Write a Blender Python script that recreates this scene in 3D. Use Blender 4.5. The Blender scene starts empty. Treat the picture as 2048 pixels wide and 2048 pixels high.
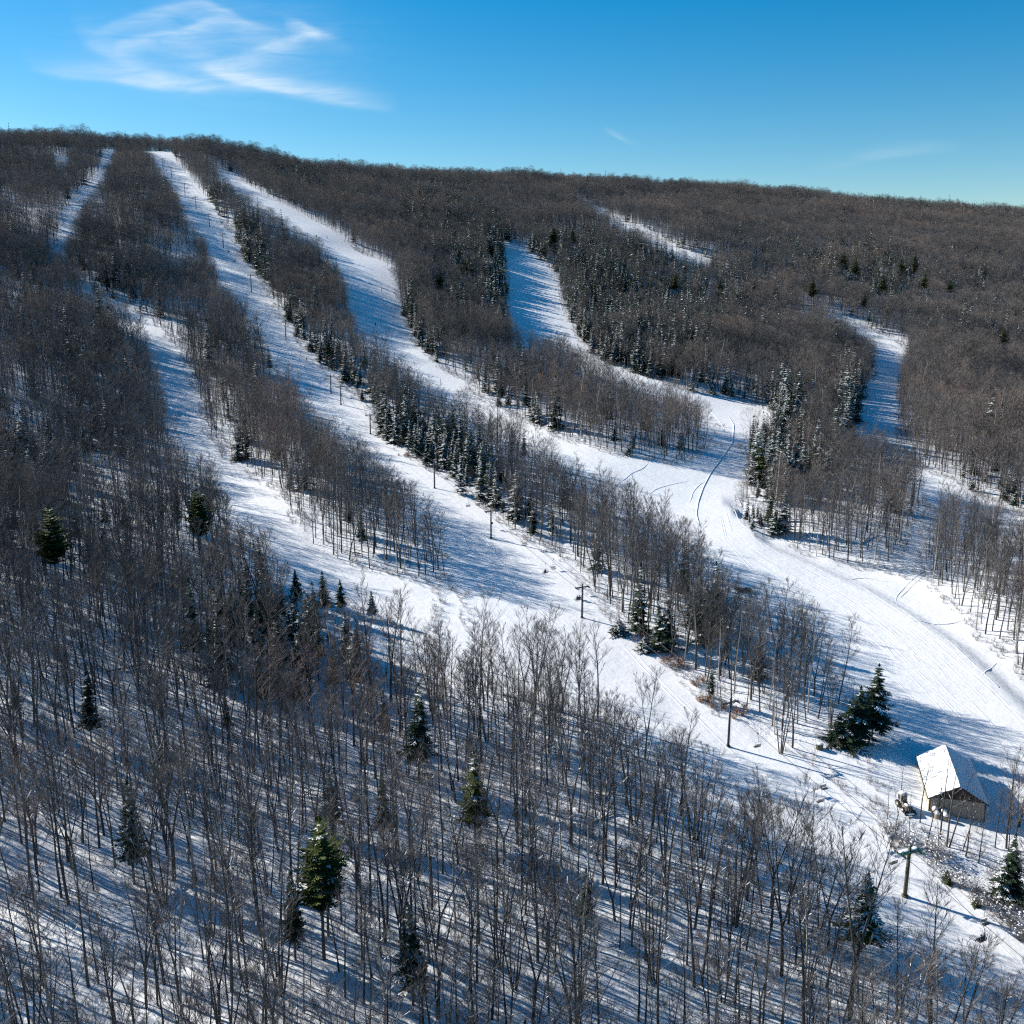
import bpy, math, random
import numpy as np
from mathutils import Vector, Matrix
R = math.radians
rng = np.random.default_rng(7)
random.seed(7)
sc = bpy.context.scene
C = sc.collection

# ------------------------------------------------------------------ camera
F, PITCH = 1967.0, R(13.0)
cam = bpy.data.cameras.new("drone_camera")
cam.angle = 2 * math.atan(1024 / F)
cam.clip_start, cam.clip_end = 1.0, 20000
cam_o = bpy.data.objects.new("drone_camera", cam)
cam_o.rotation_euler = (R(90) - PITCH, 0, 0)
C.objects.link(cam_o)
sc.camera = cam_o

# ------------------------------------------------------------------ sun and sky
SUN_ELEV, SUN_AZ = R(29), R(155)            # azimuth counted from +X towards +Y
SUNV = Vector((math.cos(SUN_ELEV) * math.cos(SUN_AZ), math.cos(SUN_ELEV) * math.sin(SUN_AZ), math.sin(SUN_ELEV)))
sun = bpy.data.lights.new("sun", 'SUN')
sun.energy, sun.angle, sun.color = 5.0, R(0.55), (1.0, 0.945, 0.86)
sun_o = bpy.data.objects.new("sun", sun)
sun_o.rotation_euler = (-SUNV).to_track_quat('-Z', 'Y').to_euler()
C.objects.link(sun_o)
sc.view_settings.view_transform = 'Standard'
sc.view_settings.look = 'None'
sc.view_settings.exposure = 0.74
sc.view_settings.gamma = 1.0
sc.cycles.max_bounces = 5
sc.cycles.diffuse_bounces = 3
sc.cycles.glossy_bounces = 1
sc.cycles.transmission_bounces = 1
sc.cycles.volume_bounces = 0
sc.cycles.transparent_max_bounces = 4
sc.cycles.use_denoising = False
sc.cycles.use_adaptive_sampling = True
sc.cycles.adaptive_threshold = 0.015
sc.cycles.filter_width = 1.25


class NT:
    """small helper to wire shader nodes"""
    def __init__(s, tree):
        s.t = tree
        tree.nodes.clear()

    def n(s, typ, ins=None, **kw):
        nd = s.t.nodes.new(typ)
        for k, v in kw.items():
            setattr(nd, k, v)
        for k, v in (ins or {}).items():
            if isinstance(v, bpy.types.NodeSocket):
                s.t.links.new(v, nd.inputs[k])
            else:
                nd.inputs[k].default_value = v
        return nd

    def m(s, op, a, b=0.0, clamp=False):
        return s.n('ShaderNodeMath', {0: a, 1: b}, operation=op, use_clamp=clamp).outputs[0]


def px_ab(px, py):
    u, v = (px - 1024) / F, (1024 - py) / F
    dy = math.cos(PITCH) + v * math.sin(PITCH)
    return u / dy, (-math.sin(PITCH) + v * math.cos(PITCH)) / dy


def make_world():
    w = bpy.data.worlds.new("World")
    sc.world = w
    w.use_nodes = True
    g = NT(w.node_tree)
    sky = g.n('ShaderNodeTexSky', sky_type='NISHITA', sun_disc=False, sun_elevation=SUN_ELEV,
              sun_rotation=R(90) - SUN_AZ, altitude=600, air_density=1.0, dust_density=0.35, ozone_density=2.2)
    hs = g.n('ShaderNodeHueSaturation', {'Hue': 0.494, 'Saturation': 1.58, 'Value': 1.0, 'Color': sky.outputs[0]})
    tc = g.n('ShaderNodeTexCoord')
    sep = g.n('ShaderNodeSeparateXYZ', {0: tc.outputs['Generated']})
    yy = g.m('MAXIMUM', sep.outputs[1], 0.02)
    a, b = g.m('DIVIDE', sep.outputs[0], yy), g.m('DIVIDE', sep.outputs[2], yy)
    cmb = g.n('ShaderNodeCombineXYZ', {0: a, 1: b})
    warp = g.n('ShaderNodeTexNoise', {'Vector': cmb.outputs[0], 'Scale': 7.0, 'Detail': 4.0})
    wv = g.m('MULTIPLY', g.m('SUBTRACT', warp.outputs[0], 0.5), 0.012)
    bw = g.m('ADD', b, wv)
    # fine fibres
    mp = g.n('ShaderNodeMapping', {'Vector': cmb.outputs[0], 'Rotation': (0, 0, R(-9)), 'Scale': (16, 110, 1)})
    fib = g.n('ShaderNodeTexNoise', {'Vector': mp.outputs[0], 'Scale': 1.0, 'Detail': 7.0, 'Roughness': 0.62, 'Distortion': 0.6})
    fibc = g.n('ShaderNodeMapRange', {'Value': fib.outputs[0], 'From Min': 0.28, 'From Max': 0.72, 'To Min': 0.38, 'To Max': 1.4}).outputs[0]
    streaks = [  # (points in the sky, width, strength per point)
        ([(40, 120), (127, 146), (212, 154), (291, 170), (371, 176), (450, 172), (560, 196)], 0.0042, [0, .4, .6, .95, .75, .4, 0]),
        ([(140, 40), (185, 88), (240, 118), (290, 140), (350, 170)], 0.006, [0, .22, .4, .25, 0]),
        ([(160, 92), (235, 42), (300, 20), (370, 5), (392, 3), (445, 20), (495, 46), (540, 61), (610, 84)], 0.0035, [0, .25, .4, .45, .5, .6, .5, .22, 0], 1),
        ([(225, 92), (265, 76), (330, 64), (371, 56), (424, 36), (470, 26)], 0.0035, [0, .4, .5, .55, .4, 0], 1),
        ([(360, 112), (410, 135), (450, 154), (503, 166), (583, 185), (662, 200), (731, 211), (800, 222)], 0.0042, [0, .35, .7, .95, .95, .85, .45, 0]),
        ([(400, 135), (480, 112), (530, 97), (575, 83), (620, 70), (690, 56)], 0.004, [0, .35, .5, .5, .35, 0], 1),
        ([(565, 42), (598, 49), (622, 59), (646, 71), (710, 96)], 0.003, [0, .6, .8, .4, 0], 1),
        ([(1205, 258), (1232, 272), (1255, 284), (1285, 294)], 0.0015, [0, .32, .16, 0]),
        ([(1600, 345), (1690, 330), (1760, 313), (1830, 304), (1930, 298)], 0.003, [0, .10, .2, .2, 0]),
    ]
    total = None
    for pts, wd, amp, *flip in streaks:
        ab = [px_ab(*p) for p in pts]
        a0, a1 = ab[0][0], ab[-1][0]
        b0, b1 = min(q[1] for q in ab) - .01, max(q[1] for q in ab) + .01
        an = g.m('DIVIDE', g.m('SUBTRACT', a, a0), a1 - a0, clamp=True)
        outs = []
        for vals in ([(q[1] - b0) / (b1 - b0) for q in ab], amp):
            fc = g.n('ShaderNodeFloatCurve', {'Value': an})
            cv = fc.mapping.curves[0]
            while len(cv.points) < len(ab):
                cv.points.new(0.5, 0.5)
            for cp, q, v in zip(cv.points, ab, vals):
                cp.location = ((q[0] - a0) / (a1 - a0), v)
            fc.mapping.update()
            outs.append(fc.outputs[0])
        bc = g.m('MULTIPLY_ADD', outs[0], b1 - b0)
        bc.node.inputs[2].default_value = b0
        d = g.m('DIVIDE', g.m('SUBTRACT', bw, bc), -wd if flip else wd)
        # soft on the upper side, crisp on the lower
        up = g.m('MULTIPLY', g.m('MAXIMUM', d, 0.0), 0.36)
        dn = g.m('MINIMUM', d, 0.0)
        dd = g.m('ADD', g.m('MULTIPLY', up, up), g.m('MULTIPLY', dn, dn))
        e = g.m('MULTIPLY', g.m('EXPONENT', g.m('MULTIPLY', dd, -1.0)), outs[1])
        total = e if total is None else g.m('ADD', total, e)
    ca, cb = px_ab(420, 95)
    da, db = g.m('DIVIDE', g.m('SUBTRACT', a, ca), 0.105), g.m('DIVIDE', g.m('SUBTRACT', bw, cb), 0.042)
    veil = g.m('MULTIPLY', g.m('EXPONENT', g.m('MULTIPLY', g.m('ADD', g.m('MULTIPLY', da, da), g.m('MULTIPLY', db, db)), -1.0)), 0.42)
    total = g.m('MULTIPLY', g.m('ADD', total, veil), fibc)
    total = g.m('MULTIPLY', total, g.m('GREATER_THAN', sep.outputs[1], 0.1))
    fac = g.m('MULTIPLY', total, 0.50, clamp=True)
    mix = g.n('ShaderNodeMix', {'Factor': fac}, data_type='RGBA')
    w.node_tree.links.new(hs.outputs[0], mix.inputs['A'])
    mix.inputs['B'].default_value = (6.2, 7.2, 8.0, 1)
    bg = g.n('ShaderNodeBackground', {'Color': mix.outputs['Result'], 'Strength': 0.079})
    out = g.n('ShaderNodeOutputWorld', {0: bg.outputs[0]})


make_world()

# ------------------------------------------------------------------ terrain
LDIR = np.array([-0.426, 0.905])            # plan direction up the lift line
LDIR = LDIR / np.linalg.norm(LDIR)
KDIR = np.array([LDIR[1], -LDIR[0]])        # across the slope, to the right
L0 = np.array([58.0, 129.0])
_s = np.array([-400, -200, -60, 0, 41, 98, 151, 194, 260, 300, 397, 479, 560, 611, 668, 723, 789, 840, 925, 1000, 1200, 3000])
_z = np.array([-128, -113, -95, -88, -83.5, -75.5, -68.6, -62.4, -54.8, -48, -26, -3.7, 22.7, 38, 54, 67.5, 85, 96, 122, 124, 100, -100])
_sf = np.arange(-400, 3000, 2.0)
_zf = np.interp(_sf, _s, _z)
_kern = np.exp(-0.5 * (np.arange(-20, 21) / 8.0) ** 2)
_kern /= _kern.sum()
_zf = np.convolve(np.pad(_zf, 20, mode='edge'), _kern, mode='valid')


def ray_dir(px, py):
    u, v = (px - 1024) / F, (1024 - py) / F
    return np.array([u, math.cos(PITCH) + v * math.sin(PITCH), -math.sin(PITCH) + v * math.cos(PITCH)])


def project(x, y, z):
    """world point(s) -> photo pixel(s) and depth"""
    depth = y * math.cos(PITCH) - z * math.sin(PITCH)
    up = y * math.sin(PITCH) + z * math.cos(PITCH)
    depth = np.where(depth < 1, 1, depth)
    return 1024 + F * x / depth, 1024 - F * up / depth, depth


_sky = [(-150, 262, 11), (0, 257, 12), (120, 262, 12), (200, 268, 12), (300, 298, 0), (345, 299, 1), (400, 272, 12), (520, 298, 12), (620, 320, 12), (850, 336, 12), (1024, 343, 12),
        (1200, 350, 12), (1330, 360, 12), (1450, 366, 12), (1600, 378, 12), (1750, 394, 12), (2048, 417, 12), (2250, 440, 12)]
_kk, _cc = [], []
for px, py, th in _sky:
    d = ray_dir(px, py)
    # intersect with the vertical plane s = 925
    t = (925 + L0 @ LDIR) / (d[:2] @ LDIR)
    p = d * t
    _kk.append(float((p[:2] - L0) @ KDIR))
    _cc.append(p[2] - th)
_kfine = np.arange(-900, 1800, 5.0)
_cfine = np.interp(_kfine, _kk, _cc)
_k2 = np.exp(-0.5 * (np.arange(-12, 13) / 4.0) ** 2)
_k2 /= _k2.sum()
_cfine = np.convolve(np.pad(_cfine, 12, mode='edge'), _k2, mode='valid')
BERM = None                                  # filled in below: edge of the groomed run


def terrain(x, y):
    x, y = np.asarray(x, float), np.asarray(y, float)
    s = (x - L0[0]) * LDIR[0] + (y - L0[1]) * LDIR[1]
    k = (x - L0[0]) * KDIR[0] + (y - L0[1]) * KDIR[1]
    f = (np.interp(s, _sf, _zf) + 88) / 210.0
    z = -88 + f * (np.interp(k, _kfine, _cfine) + 88)
    wgt = np.clip((np.abs(k) - 15) / 60, 0, 1) * np.clip((1000 - s) / 200, 0, 1)
    und = 1.6 * np.sin(x / 41 + 1.3 + 0.6 * np.sin(y / 67)) * np.sin(y / 53 + 0.4) + 1.3 * np.sin((x + y) / 88 + 2) + 0.7 * np.sin((x - .6 * y) / 19 + np.sin(y / 31))
    z = z + und * wgt
    low = np.clip((260 - s) / 300, 0, 1)
    z = z + low * np.where(k < 0, np.minimum(-k, 150) * 0.035, 0)
    if BERM is not None:
        z = z - 1.3 * berm_side(x, y)
    return z


def at_px(px, py, h=0.0, tmax=1900.0):
    d = ray_dir(px, py)
    ts = np.concatenate([np.arange(60, 600, 2.0), np.arange(600, tmax, 5.0)])
    g = d[2] * ts - terrain(d[0] * ts, d[1] * ts) - h
    idx = np.where(g < 0)[0]
    if len(idx) == 0:
        # a pixel above the crest: take the closest approach
        i = int(np.argmin(g))
        t = ts[i]
    else:
        i = max(int(idx[0]), 1)
        lo, hi = ts[i - 1], ts[i]
        for _ in range(18):
            m = (lo + hi) / 2
            if d[2] * m - float(terrain(d[0] * m, d[1] * m)) - h < 0:
                hi = m
            else:
                lo = m
        t = (lo + hi) / 2
    x, y = d[0] * t, d[1] * t
    return np.array([x, y, float(terrain(x, y))])


# ground under the far edge of the groomed run: a soft bank dropping to the right
_bank = np.array([at_px(*p)[:2] for p in [(1485, 1040), (1515, 1085), (1620, 1130), (1722, 1174), (1813, 1228), (1903, 1288), (1967, 1345), (2048, 1426), (2130, 1520)]])


def berm_side(x, y):
    sh = np.shape(x)
    x, y = np.ravel(x), np.ravel(y)
    best = np.full(x.shape, 1e9)
    side = np.zeros(x.shape)
    msk = (x > 40) & (x < 200) & (y > 120) & (y < 360)
    out = np.zeros(x.shape)
    if msk.any():
        xs, ys = x[msk], y[msk]
        best = np.full(xs.shape, 1e9)
        side = np.zeros(xs.shape)
        for (x0, y0), (x1, y1) in zip(_bank[:-1], _bank[1:]):
            dx, dy = x1 - x0, y1 - y0
            L2 = dx * dx + dy * dy
            t = np.clip(((xs - x0) * dx + (ys - y0) * dy) / L2, 0, 1)
            ex, ey = xs - x0 - t * dx, ys - y0 - t * dy
            dist = np.hypot(ex, ey)
            cr = dx * ey - dy * ex
            m = dist < best
            best = np.where(m, dist, best)
            side = np.where(m, np.sign(cr), side)
        sd = best * side                      # positive: to the left of the walk, i.e. the right bank
        a = np.clip(sd / 5.0, 0, 1) * np.clip((26 - sd) / 14, 0, 1)
        out[msk] = a * a * (3 - 2 * a)
    return out.reshape(sh)


BERM = True

# ------------------------------------------------------------------ runs (pixel, pixel, height of the tree tops that hide the edge)
RUN = {}
M_right = [(262, 296, 0), (339, 298, 0), (348, 323, 0), (366, 345, 0), (391, 374, 0), (417, 406, 0), (435, 432, 0), (460, 464, 0), (478, 508, 0), (504, 537, 0),
           (533, 580, 0), (554, 624, 0), (587, 667, 0), (616, 707, 0), (641, 733, 0), (678, 758, 0), (698, 782, 0), (734, 818, 0), (757, 865, 0),
           (788, 898, 0), (835, 923, 0), (868, 945, 0), (908, 963, 0), (933, 981, 0), (968, 1012, 0), (1001, 1041, 0), (1044, 1078, 0),
           (1091, 1099, 0), (1124, 1125, 0), (1156, 1150, 0), (1185, 1190, 0), (1213, 1222, 0), (1245, 1262, 0), (1287, 1291, 0), (1323, 1317, 0),
           (1363, 1353, 0), (1388, 1378, 0), (1433, 1433, 0), (1484, 1453, 0), (1534, 1480, 0), (1570, 1500, 0), (1601, 1497, 0), (1668, 1490, 0),
           (1735, 1530, 0), (1758, 1600, 0), (1762, 1650, 0), (1790, 1685, 0), (1836, 1715, 0), (1883, 1758, 0), (1929, 1799, 0), (1960, 1830, 0), (2007, 1855, 0), (2048, 1883, 0), (2130, 1940, 0)]
M_left = [(283, 294, 8), (304, 309, 14), (326, 345, 15), (351, 381, 15), (362, 417, 15), (384, 450, 15), (409, 475, 15), (428, 519, 15), (438, 555, 15), (467, 591, 15),
          (486, 627, 15), (525, 667, 15), (536, 700, 15), (558, 736, 15), (594, 772, 15), (623, 830, 15), (670, 862, 15), (736, 907, 15), (790, 940, 15),
          (820, 972, 15), (863, 1002, 15), (903, 1025, 15), (905, 1142, 0), (880, 1170, 0), (855, 1215, 13),
          (930, 1214, 15), (1010, 1230, 15), (1062, 1232, 16), (1135, 1245, 16), (1207, 1264, 16), (1243, 1330, 16), (1287, 1375, 16), (1334, 1415, 16), (1388, 1440, 16), (1448, 1512, 16),
          (1519, 1545, 15), (1588, 1590, 14), (1665, 1665, 12), (1727, 1710, 12), (1758, 1745, 12), (1805, 1810, 12), (1883, 1840, 12), (1929, 1880, 12), (1976, 1920, 12), (2048, 1970, 12), (2130, 2030, 12)]
RUN['lift_line_run'] = M_right + M_left[::-1]
L_right = [(150, 560, 0), (196, 591, 0), (254, 609, 0), (300, 642, 0), (326, 667, 0), (362, 707, 0), (384, 765, 0), (402, 816, 0), (412, 866, 0), (453, 915, 0),
           (507, 955, 0), (550, 984, 0), (580, 1030, 0), (630, 1105, 0), (688, 1128, 0), (790, 1150, 0), (880, 1172, 0), (930, 1190, 0)]
L_left = [(150, 562, 2), (196, 602, 6), (235, 620, 13), (272, 638, 15), (297, 678, 15), (311, 725, 15), (319, 780, 15), (330, 834, 15), (344, 879, 15), (398, 922, 15), (435, 950, 15),
          (464, 995, 15), (507, 1048, 15), (565, 1076, 15), (594, 1108, 15), (652, 1140, 15), (700, 1164, 15), (772, 1205, 15), (850, 1215, 15), (930, 1240, 15)]
RUN['narrow_run'] = L_right + L_left[::-1]
B_right = [(420, 337, 0), (428, 338, 0), (464, 349, 0), (500, 374, 0), (543, 399, 0), (580, 417, 0), (623, 443, 0), (674, 468, 0), (709, 499, 0), (756, 521, 0), (785, 546, 0),
           (792, 583, 0), (803, 626, 0), (817, 662, 0), (835, 695, 0), (861, 720, 0), (886, 742, 0), (926, 760, 0), (955, 796, 0), (991, 815, 0),
           (1028, 833, 0), (1071, 854, 0), (1125, 880, 0), (1180, 898, 0), (1238, 912, 0), (1300, 920, 0), (1348, 928, 0), (1385, 918, 0), (1412, 902, 0), (1418, 880, 0), (1600, 900, 0)]
B_right = B_right[:-1] + [(1440, 850, 0), (1490, 900, 0), (1497, 959, 0), (1478, 1000, 0), (1475, 1044, 0), (1501, 1067, 0), (1551, 1084, 0), (1601, 1104, 0), (1655, 1127, 0),
                          (1702, 1134, 0), (1752, 1141, 0), (1826, 1141, 0), (1846, 1158, 0), (1883, 1191, 0), (1923, 1225, 0), (1950, 1268, 0),
                          (1990, 1302, 0), (2021, 1329, 0), (2048, 1356, 0), (2140, 1450, 0), (2140, 1600, 0), (2048, 1600, 0), (1990, 1600, 0), (1965, 1680, 0), (1900, 1690, 0), (1830, 1650, 0), (1758, 1640, 0)]
B_left = [(415, 340, 5), (428, 345, 9), (471, 378, 13), (518, 413, 14), (565, 436, 15), (609, 465, 15), (652, 495, 15), (674, 530, 15), (688, 560, 15), (701, 603, 15), (716, 648, 15),
          (735, 680, 15), (774, 703, 14), (817, 733, 14), (854, 772, 14), (890, 800, 14), (926, 812, 14), (980, 834, 14), (1046, 858, 14), (1080, 890, 14), (1143, 938, 14),
          (1198, 958, 14), (1252, 985, 14), (1298, 1014, 14), (1352, 1040, 14), (1400, 1075, 14), (1434, 1090, 15), (1460, 1130, 15), (1534, 1172, 15), (1588, 1202, 15), (1648, 1215, 14),
          (1688, 1258, 14), (1719, 1300, 14), (1745, 1330, 14), (1795, 1395, 0), (1775, 1450, 0), (1735, 1472, 0), (1668, 1483, 0), (1600, 1497, 0)]
RUN['wide_run'] = B_right + B_left[::-1]
C_right = [(1012, 483, 0), (1049, 500, 0), (1082, 522, 0), (1104, 548, 0), (1118, 583, 0), (1129, 619, 0), (1143, 648, 0), (1158, 680, 0), (1180, 709, 0),
           (1216, 727, 0), (1281, 752, 0), (1348, 775, 0), (1381, 785, 0), (1457, 796, 0), (1511, 811, 0), (1542, 822, 0), (1545, 840, 0), (1534, 868, 0), (1505, 900, 0)]
C_left = [(1008, 484, 5), (1014, 500, 13), (1016, 572, 15), (1017, 619, 15), (1028, 659, 15), (1053, 680, 15), (1107, 692, 14), (1143, 712, 14), (1180, 728, 14), (1234, 757, 14),
          (1300, 788, 14), (1375, 802, 12), (1405, 822, 13), (1417, 870, 4), (1418, 890, 0)]
RUN['shaded_run'] = C_right + C_left[::-1]
D_right = [(1655, 626, 0), (1692, 640, 0), (1739, 660, 0), (1783, 677, 0), (1810, 699, 0), (1823, 722, 0), (1801, 757, 0), (1797, 790, 0), (1794, 825, 0), (1796, 880, 0), (1815, 925, 0),
           (1855, 945, 0), (1910, 963, 0), (1964, 995, 0), (2048, 1040, 0), (2130, 1085, 0)]
D_left = [(1645, 626, 3), (1690, 650, 10), (1725, 668, 13), (1750, 691, 13), (1750, 717, 12), (1725, 782, 10), (1706, 830, 12), (1690, 870, 12), (1694, 898, 8), (1760, 922, 8), (1810, 940, 7), (1848, 962, 7),
          (1885, 1000, 9), (1970, 1045, 9), (2048, 1085, 9), (2130, 1120, 9)]
RUN['curving_run'] = D_right + D_left[::-1]
RUN['cat_track'] = [(1770, 1145, 0), (1800, 1100, 0), (1835, 1040, 0), (1862, 1015, 0), (1895, 1030, 0), (1870, 1075, 0), (1845, 1110, 0), (1838, 1160, 0)]
E1 = [(214, 298, 0), (228, 301, 4), (230, 314, 6), (215, 352, 7), (199, 372, 8), (186, 394, 9), (172, 412, 10), (158, 440, 11), (144, 470, 11), (130, 498, 11), (114, 524, 11),
      (100, 520, 0), (116, 486, 0), (126, 435, 0), (143, 408, 0), (166, 384, 0), (196, 360, 0), (206, 325, 0)]
RUN['small_clearing'] = [(112, 318, 0), (140, 318, 0), (136, 345, 6), (112, 342, 6)]
RUN['far_left_run'] = E1
RUN['far_right_run'] = [(1160, 402, 0), (1190, 418, 0), (1230, 441, 0), (1275, 455, 0), (1310, 472, 0), (1348, 493, 0), (1385, 506, 0), (1418, 518, 0),
                        (1418, 523, 9), (1370, 508, 9), (1320, 488, 9), (1275, 466, 9), (1235, 449, 9), (1190, 424, 8), (1150, 402, 4)]
POLY = {k: np.array([at_px(p[0], p[1], p[2] * np.interp(p[1], [750, 1200], [.72, 1.06]))[:2] for p in v]) for k, v in RUN.items()}
_sw = POLY['shaded_run'].mean(axis=0)


def inside(poly, x, y):
    r = np.zeros(x.shape, bool)
    n = len(poly)
    j = n - 1
    for i in range(n):
        xi, yi = poly[i]
        xj, yj = poly[j]
        c = ((yi > y) != (yj > y))
        with np.errstate(divide='ignore', invalid='ignore'):
            r ^= c & (x < (xj - xi) * (y - yi) / (yj - yi + 1e-12) + xi)
        j = i
    return r


def edge_dist(x, y):
    d = np.full(x.shape, 1e9)
    for poly in POLY.values():
        b0, b1 = poly.min(axis=0) - 30, poly.max(axis=0) + 30
        m = (x > b0[0]) & (x < b1[0]) & (y > b0[1]) & (y < b1[1])
        if not m.any():
            continue
        xs, ys = x[m], y[m]
        dm = d[m]
        for i in range(len(poly)):
            (x0, y0), (x1, y1) = poly[i - 1], poly[i]
            dx, dy = x1 - x0, y1 - y0
            t = np.clip(((xs - x0) * dx + (ys - y0) * dy) / (dx * dx + dy * dy + 1e-9), 0, 1)
            dm = np.minimum(dm, np.hypot(xs - x0 - t * dx, ys - y0 - t * dy))
        d[m] = dm
    return d


def in_any(x, y):
    r = np.zeros(x.shape, bool)
    for p in POLY.values():
        r |= inside(p, x, y)
    return r


# ------------------------------------------------------------------ materials
MAT = {}


def mat(name, build):
    m = bpy.data.materials.new(name)
    m.use_nodes = True
    g = NT(m.node_tree)
    build(g)
    MAT[name] = m
    return m


def principled(g, color, rough=0.8, spec=0.2, metal=0.0, normal=None):
    ins = {'Base Color': color, 'Roughness': rough, 'Specular IOR Level': spec, 'Metallic': metal}
    if normal is not None:
        ins['Normal'] = normal
    b = g.n('ShaderNodeBsdfPrincipled', ins)
    g.n('ShaderNodeOutputMaterial', {0: b.outputs[0]})
    return b


def ramp(g, fac, stops):
    r = g.n('ShaderNodeValToRGB', {0: fac})
    e = r.color_ramp.elements
    while len(e) < len(stops):
        e.new(0.5)
    for el, (p, c) in zip(e, stops):
        el.position = p
        el.color = (*c, 1)
    return r.outputs[0]


def m_forest_snow(g):
    tc = g.n('ShaderNodeTexCoord').outputs['Object']
    n1 = g.n('ShaderNodeTexNoise', {'Vector': tc, 'Scale': 0.9, 'Detail': 6.0, 'Roughness': 0.6})
    n2 = g.n('ShaderNodeTexNoise', {'Vector': tc, 'Scale': 0.16, 'Detail': 4.0})
    h = g.m('ADD', g.m('MULTIPLY', n1.outputs[0], 0.5), n2.outputs[0])
    bp = g.n('ShaderNodeBump', {'Height': h, 'Strength': 1.0, 'Distance': 0.55})
    n3 = g.n('ShaderNodeTexNoise', {'Vector': tc, 'Scale': 2.6, 'Detail': 5.0, 'Roughness': 0.75})
    col = ramp(g, n3.outputs[0], [(0.25, (0.70, 0.72, 0.74)), (0.5, (0.80, 0.815, 0.83)), (1.0, (0.84, 0.85, 0.86))])
    principled(g, col, 0.75, 0.15, normal=bp.outputs[0])


def m_run_snow(g):
    tc = g.n('ShaderNodeTexCoord').outputs['Object']
    ang = math.atan2(LDIR[1], LDIR[0])
    mp = g.n('ShaderNodeMapping', {'Vector': tc, 'Rotation': (0, 0, -ang)})
    st = g.n('ShaderNodeMapping', {'Vector': mp.outputs[0], 'Scale': (0.02, 0.9, 0.1)})
    lines = g.n('ShaderNodeTexNoise', {'Vector': st.outputs[0], 'Scale': 1.0, 'Detail': 6.0, 'Roughness': 0.7, 'Distortion': 0.5})
    n1 = g.n('ShaderNodeTexNoise', {'Vector': tc, 'Scale': 0.5, 'Detail': 5.0, 'Roughness': 0.6})
    h = g.m('ADD', g.m('MULTIPLY', lines.outputs[0], 0.5), g.m('MULTIPLY', n1.outputs[0], 0.7))
    bp = g.n('ShaderNodeBump', {'Height': h, 'Strength': 1.0, 'Distance': 0.20})
    n3 = g.n('ShaderNodeTexNoise', {'Vector': tc, 'Scale': 0.12, 'Detail': 5.0})
    col = ramp(g, g.m('MULTIPLY', g.m('ADD', n3.outputs[0], lines.outputs[0]), 0.5), [(0.35, (0.76, 0.775, 0.79)), (0.55, (0.84, 0.845, 0.85)), (0.8, (0.88, 0.88, 0.88))])
    principled(g, col, 0.7, 0.2, normal=bp.outputs[0])


def m_cap_snow(g):
    tc = g.n('ShaderNodeTexCoord').outputs['Object']
    n1 = g.n('ShaderNodeTexNoise', {'Vector': tc, 'Scale': 3.0, 'Detail': 4.0})
    bp = g.n('ShaderNodeBump', {'Height': n1.outputs[0], 'Strength': 0.6, 'Distance': 0.1})
    principled(g, (0.84, 0.85, 0.865, 1), 0.7, 0.15, normal=bp.outputs[0])


def varied(stops, scale=3.0, rough=0.9, spec=0.1, rnd=0.7):
    def f(g):
        oi = g.n('ShaderNodeObjectInfo').outputs['Random']
        tc = g.n('ShaderNodeTexCoord').outputs['Object']
        n = g.n('ShaderNodeTexNoise', {'Vector': tc, 'Scale': scale, 'Detail': 3.0})
        v = g.m('ADD', g.m('MULTIPLY', oi, rnd), g.m('MULTIPLY', n.outputs[0], 1 - rnd))
        principled(g, ramp(g, v, stops), rough, spec)
    return f


mat('forest_snow', m_forest_snow)
mat('run_snow', m_run_snow)
mat('cap_snow', m_cap_snow)
mat('bark', varied([(0.0, (0.040, 0.036, 0.032)), (0.5, (0.080, 0.072, 0.064)), (1.0, (0.17, 0.155, 0.138))], 2.0, rnd=.6))
mat('pale_bark', varied([(0.0, (0.28, 0.26, 0.23)), (1.0, (0.55, 0.52, 0.47))], 3.0, rnd=.4))
def m_twigs(g):
    oi = g.n('ShaderNodeObjectInfo').outputs['Random']
    pos = g.n('ShaderNodeNewGeometry').outputs['Position']
    n = g.n('ShaderNodeTexNoise', {'Vector': pos, 'Scale': 0.018, 'Detail': 3.0})
    n2 = g.n('ShaderNodeTexNoise', {'Vector': pos, 'Scale': 0.4, 'Detail': 2.0})
    nn = g.n('ShaderNodeMapRange', {'Value': n.outputs[0], 'From Min': .33, 'From Max': .67}).outputs[0]
    v = g.m('ADD', g.m('MULTIPLY', oi, .34), g.m('ADD', g.m('MULTIPLY', nn, .48), g.m('MULTIPLY', n2.outputs[0], .18)))
    principled(g, ramp(g, v, [(0.05, (0.080, 0.077, 0.077)), (0.33, (0.130, 0.121, 0.117)), (0.6, (0.185, 0.160, 0.146)), (0.8, (0.245, 0.188, 0.158)), (0.95, (0.32, 0.215, 0.17))]), .9, .1)


mat('twigs', m_twigs)
mat('twigs_old', varied([(0.0, (0.085, 0.072, 0.064)), (0.35, (0.125, 0.105, 0.092)), (0.7, (0.16, 0.130, 0.112)), (1.0, (0.21, 0.160, 0.13))], 0.4))
mat('spruce_needles', varied([(0.0, (0.012, 0.026, 0.016)), (0.6, (0.026, 0.048, 0.026)), (1.0, (0.045, 0.072, 0.034))], 1.5, 0.8, .2, .5))
mat('pine_needles', varied([(0.0, (0.030, 0.042, 0.012)), (0.5, (0.062, 0.082, 0.020)), (1.0, (0.105, 0.125, 0.030))], 1.2, 0.8, .2, .2))
mat('dry_leaves', varied([(0.0, (0.17, 0.075, 0.035)), (1.0, (0.34, 0.17, 0.085))], 2.0, rnd=.5))


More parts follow.
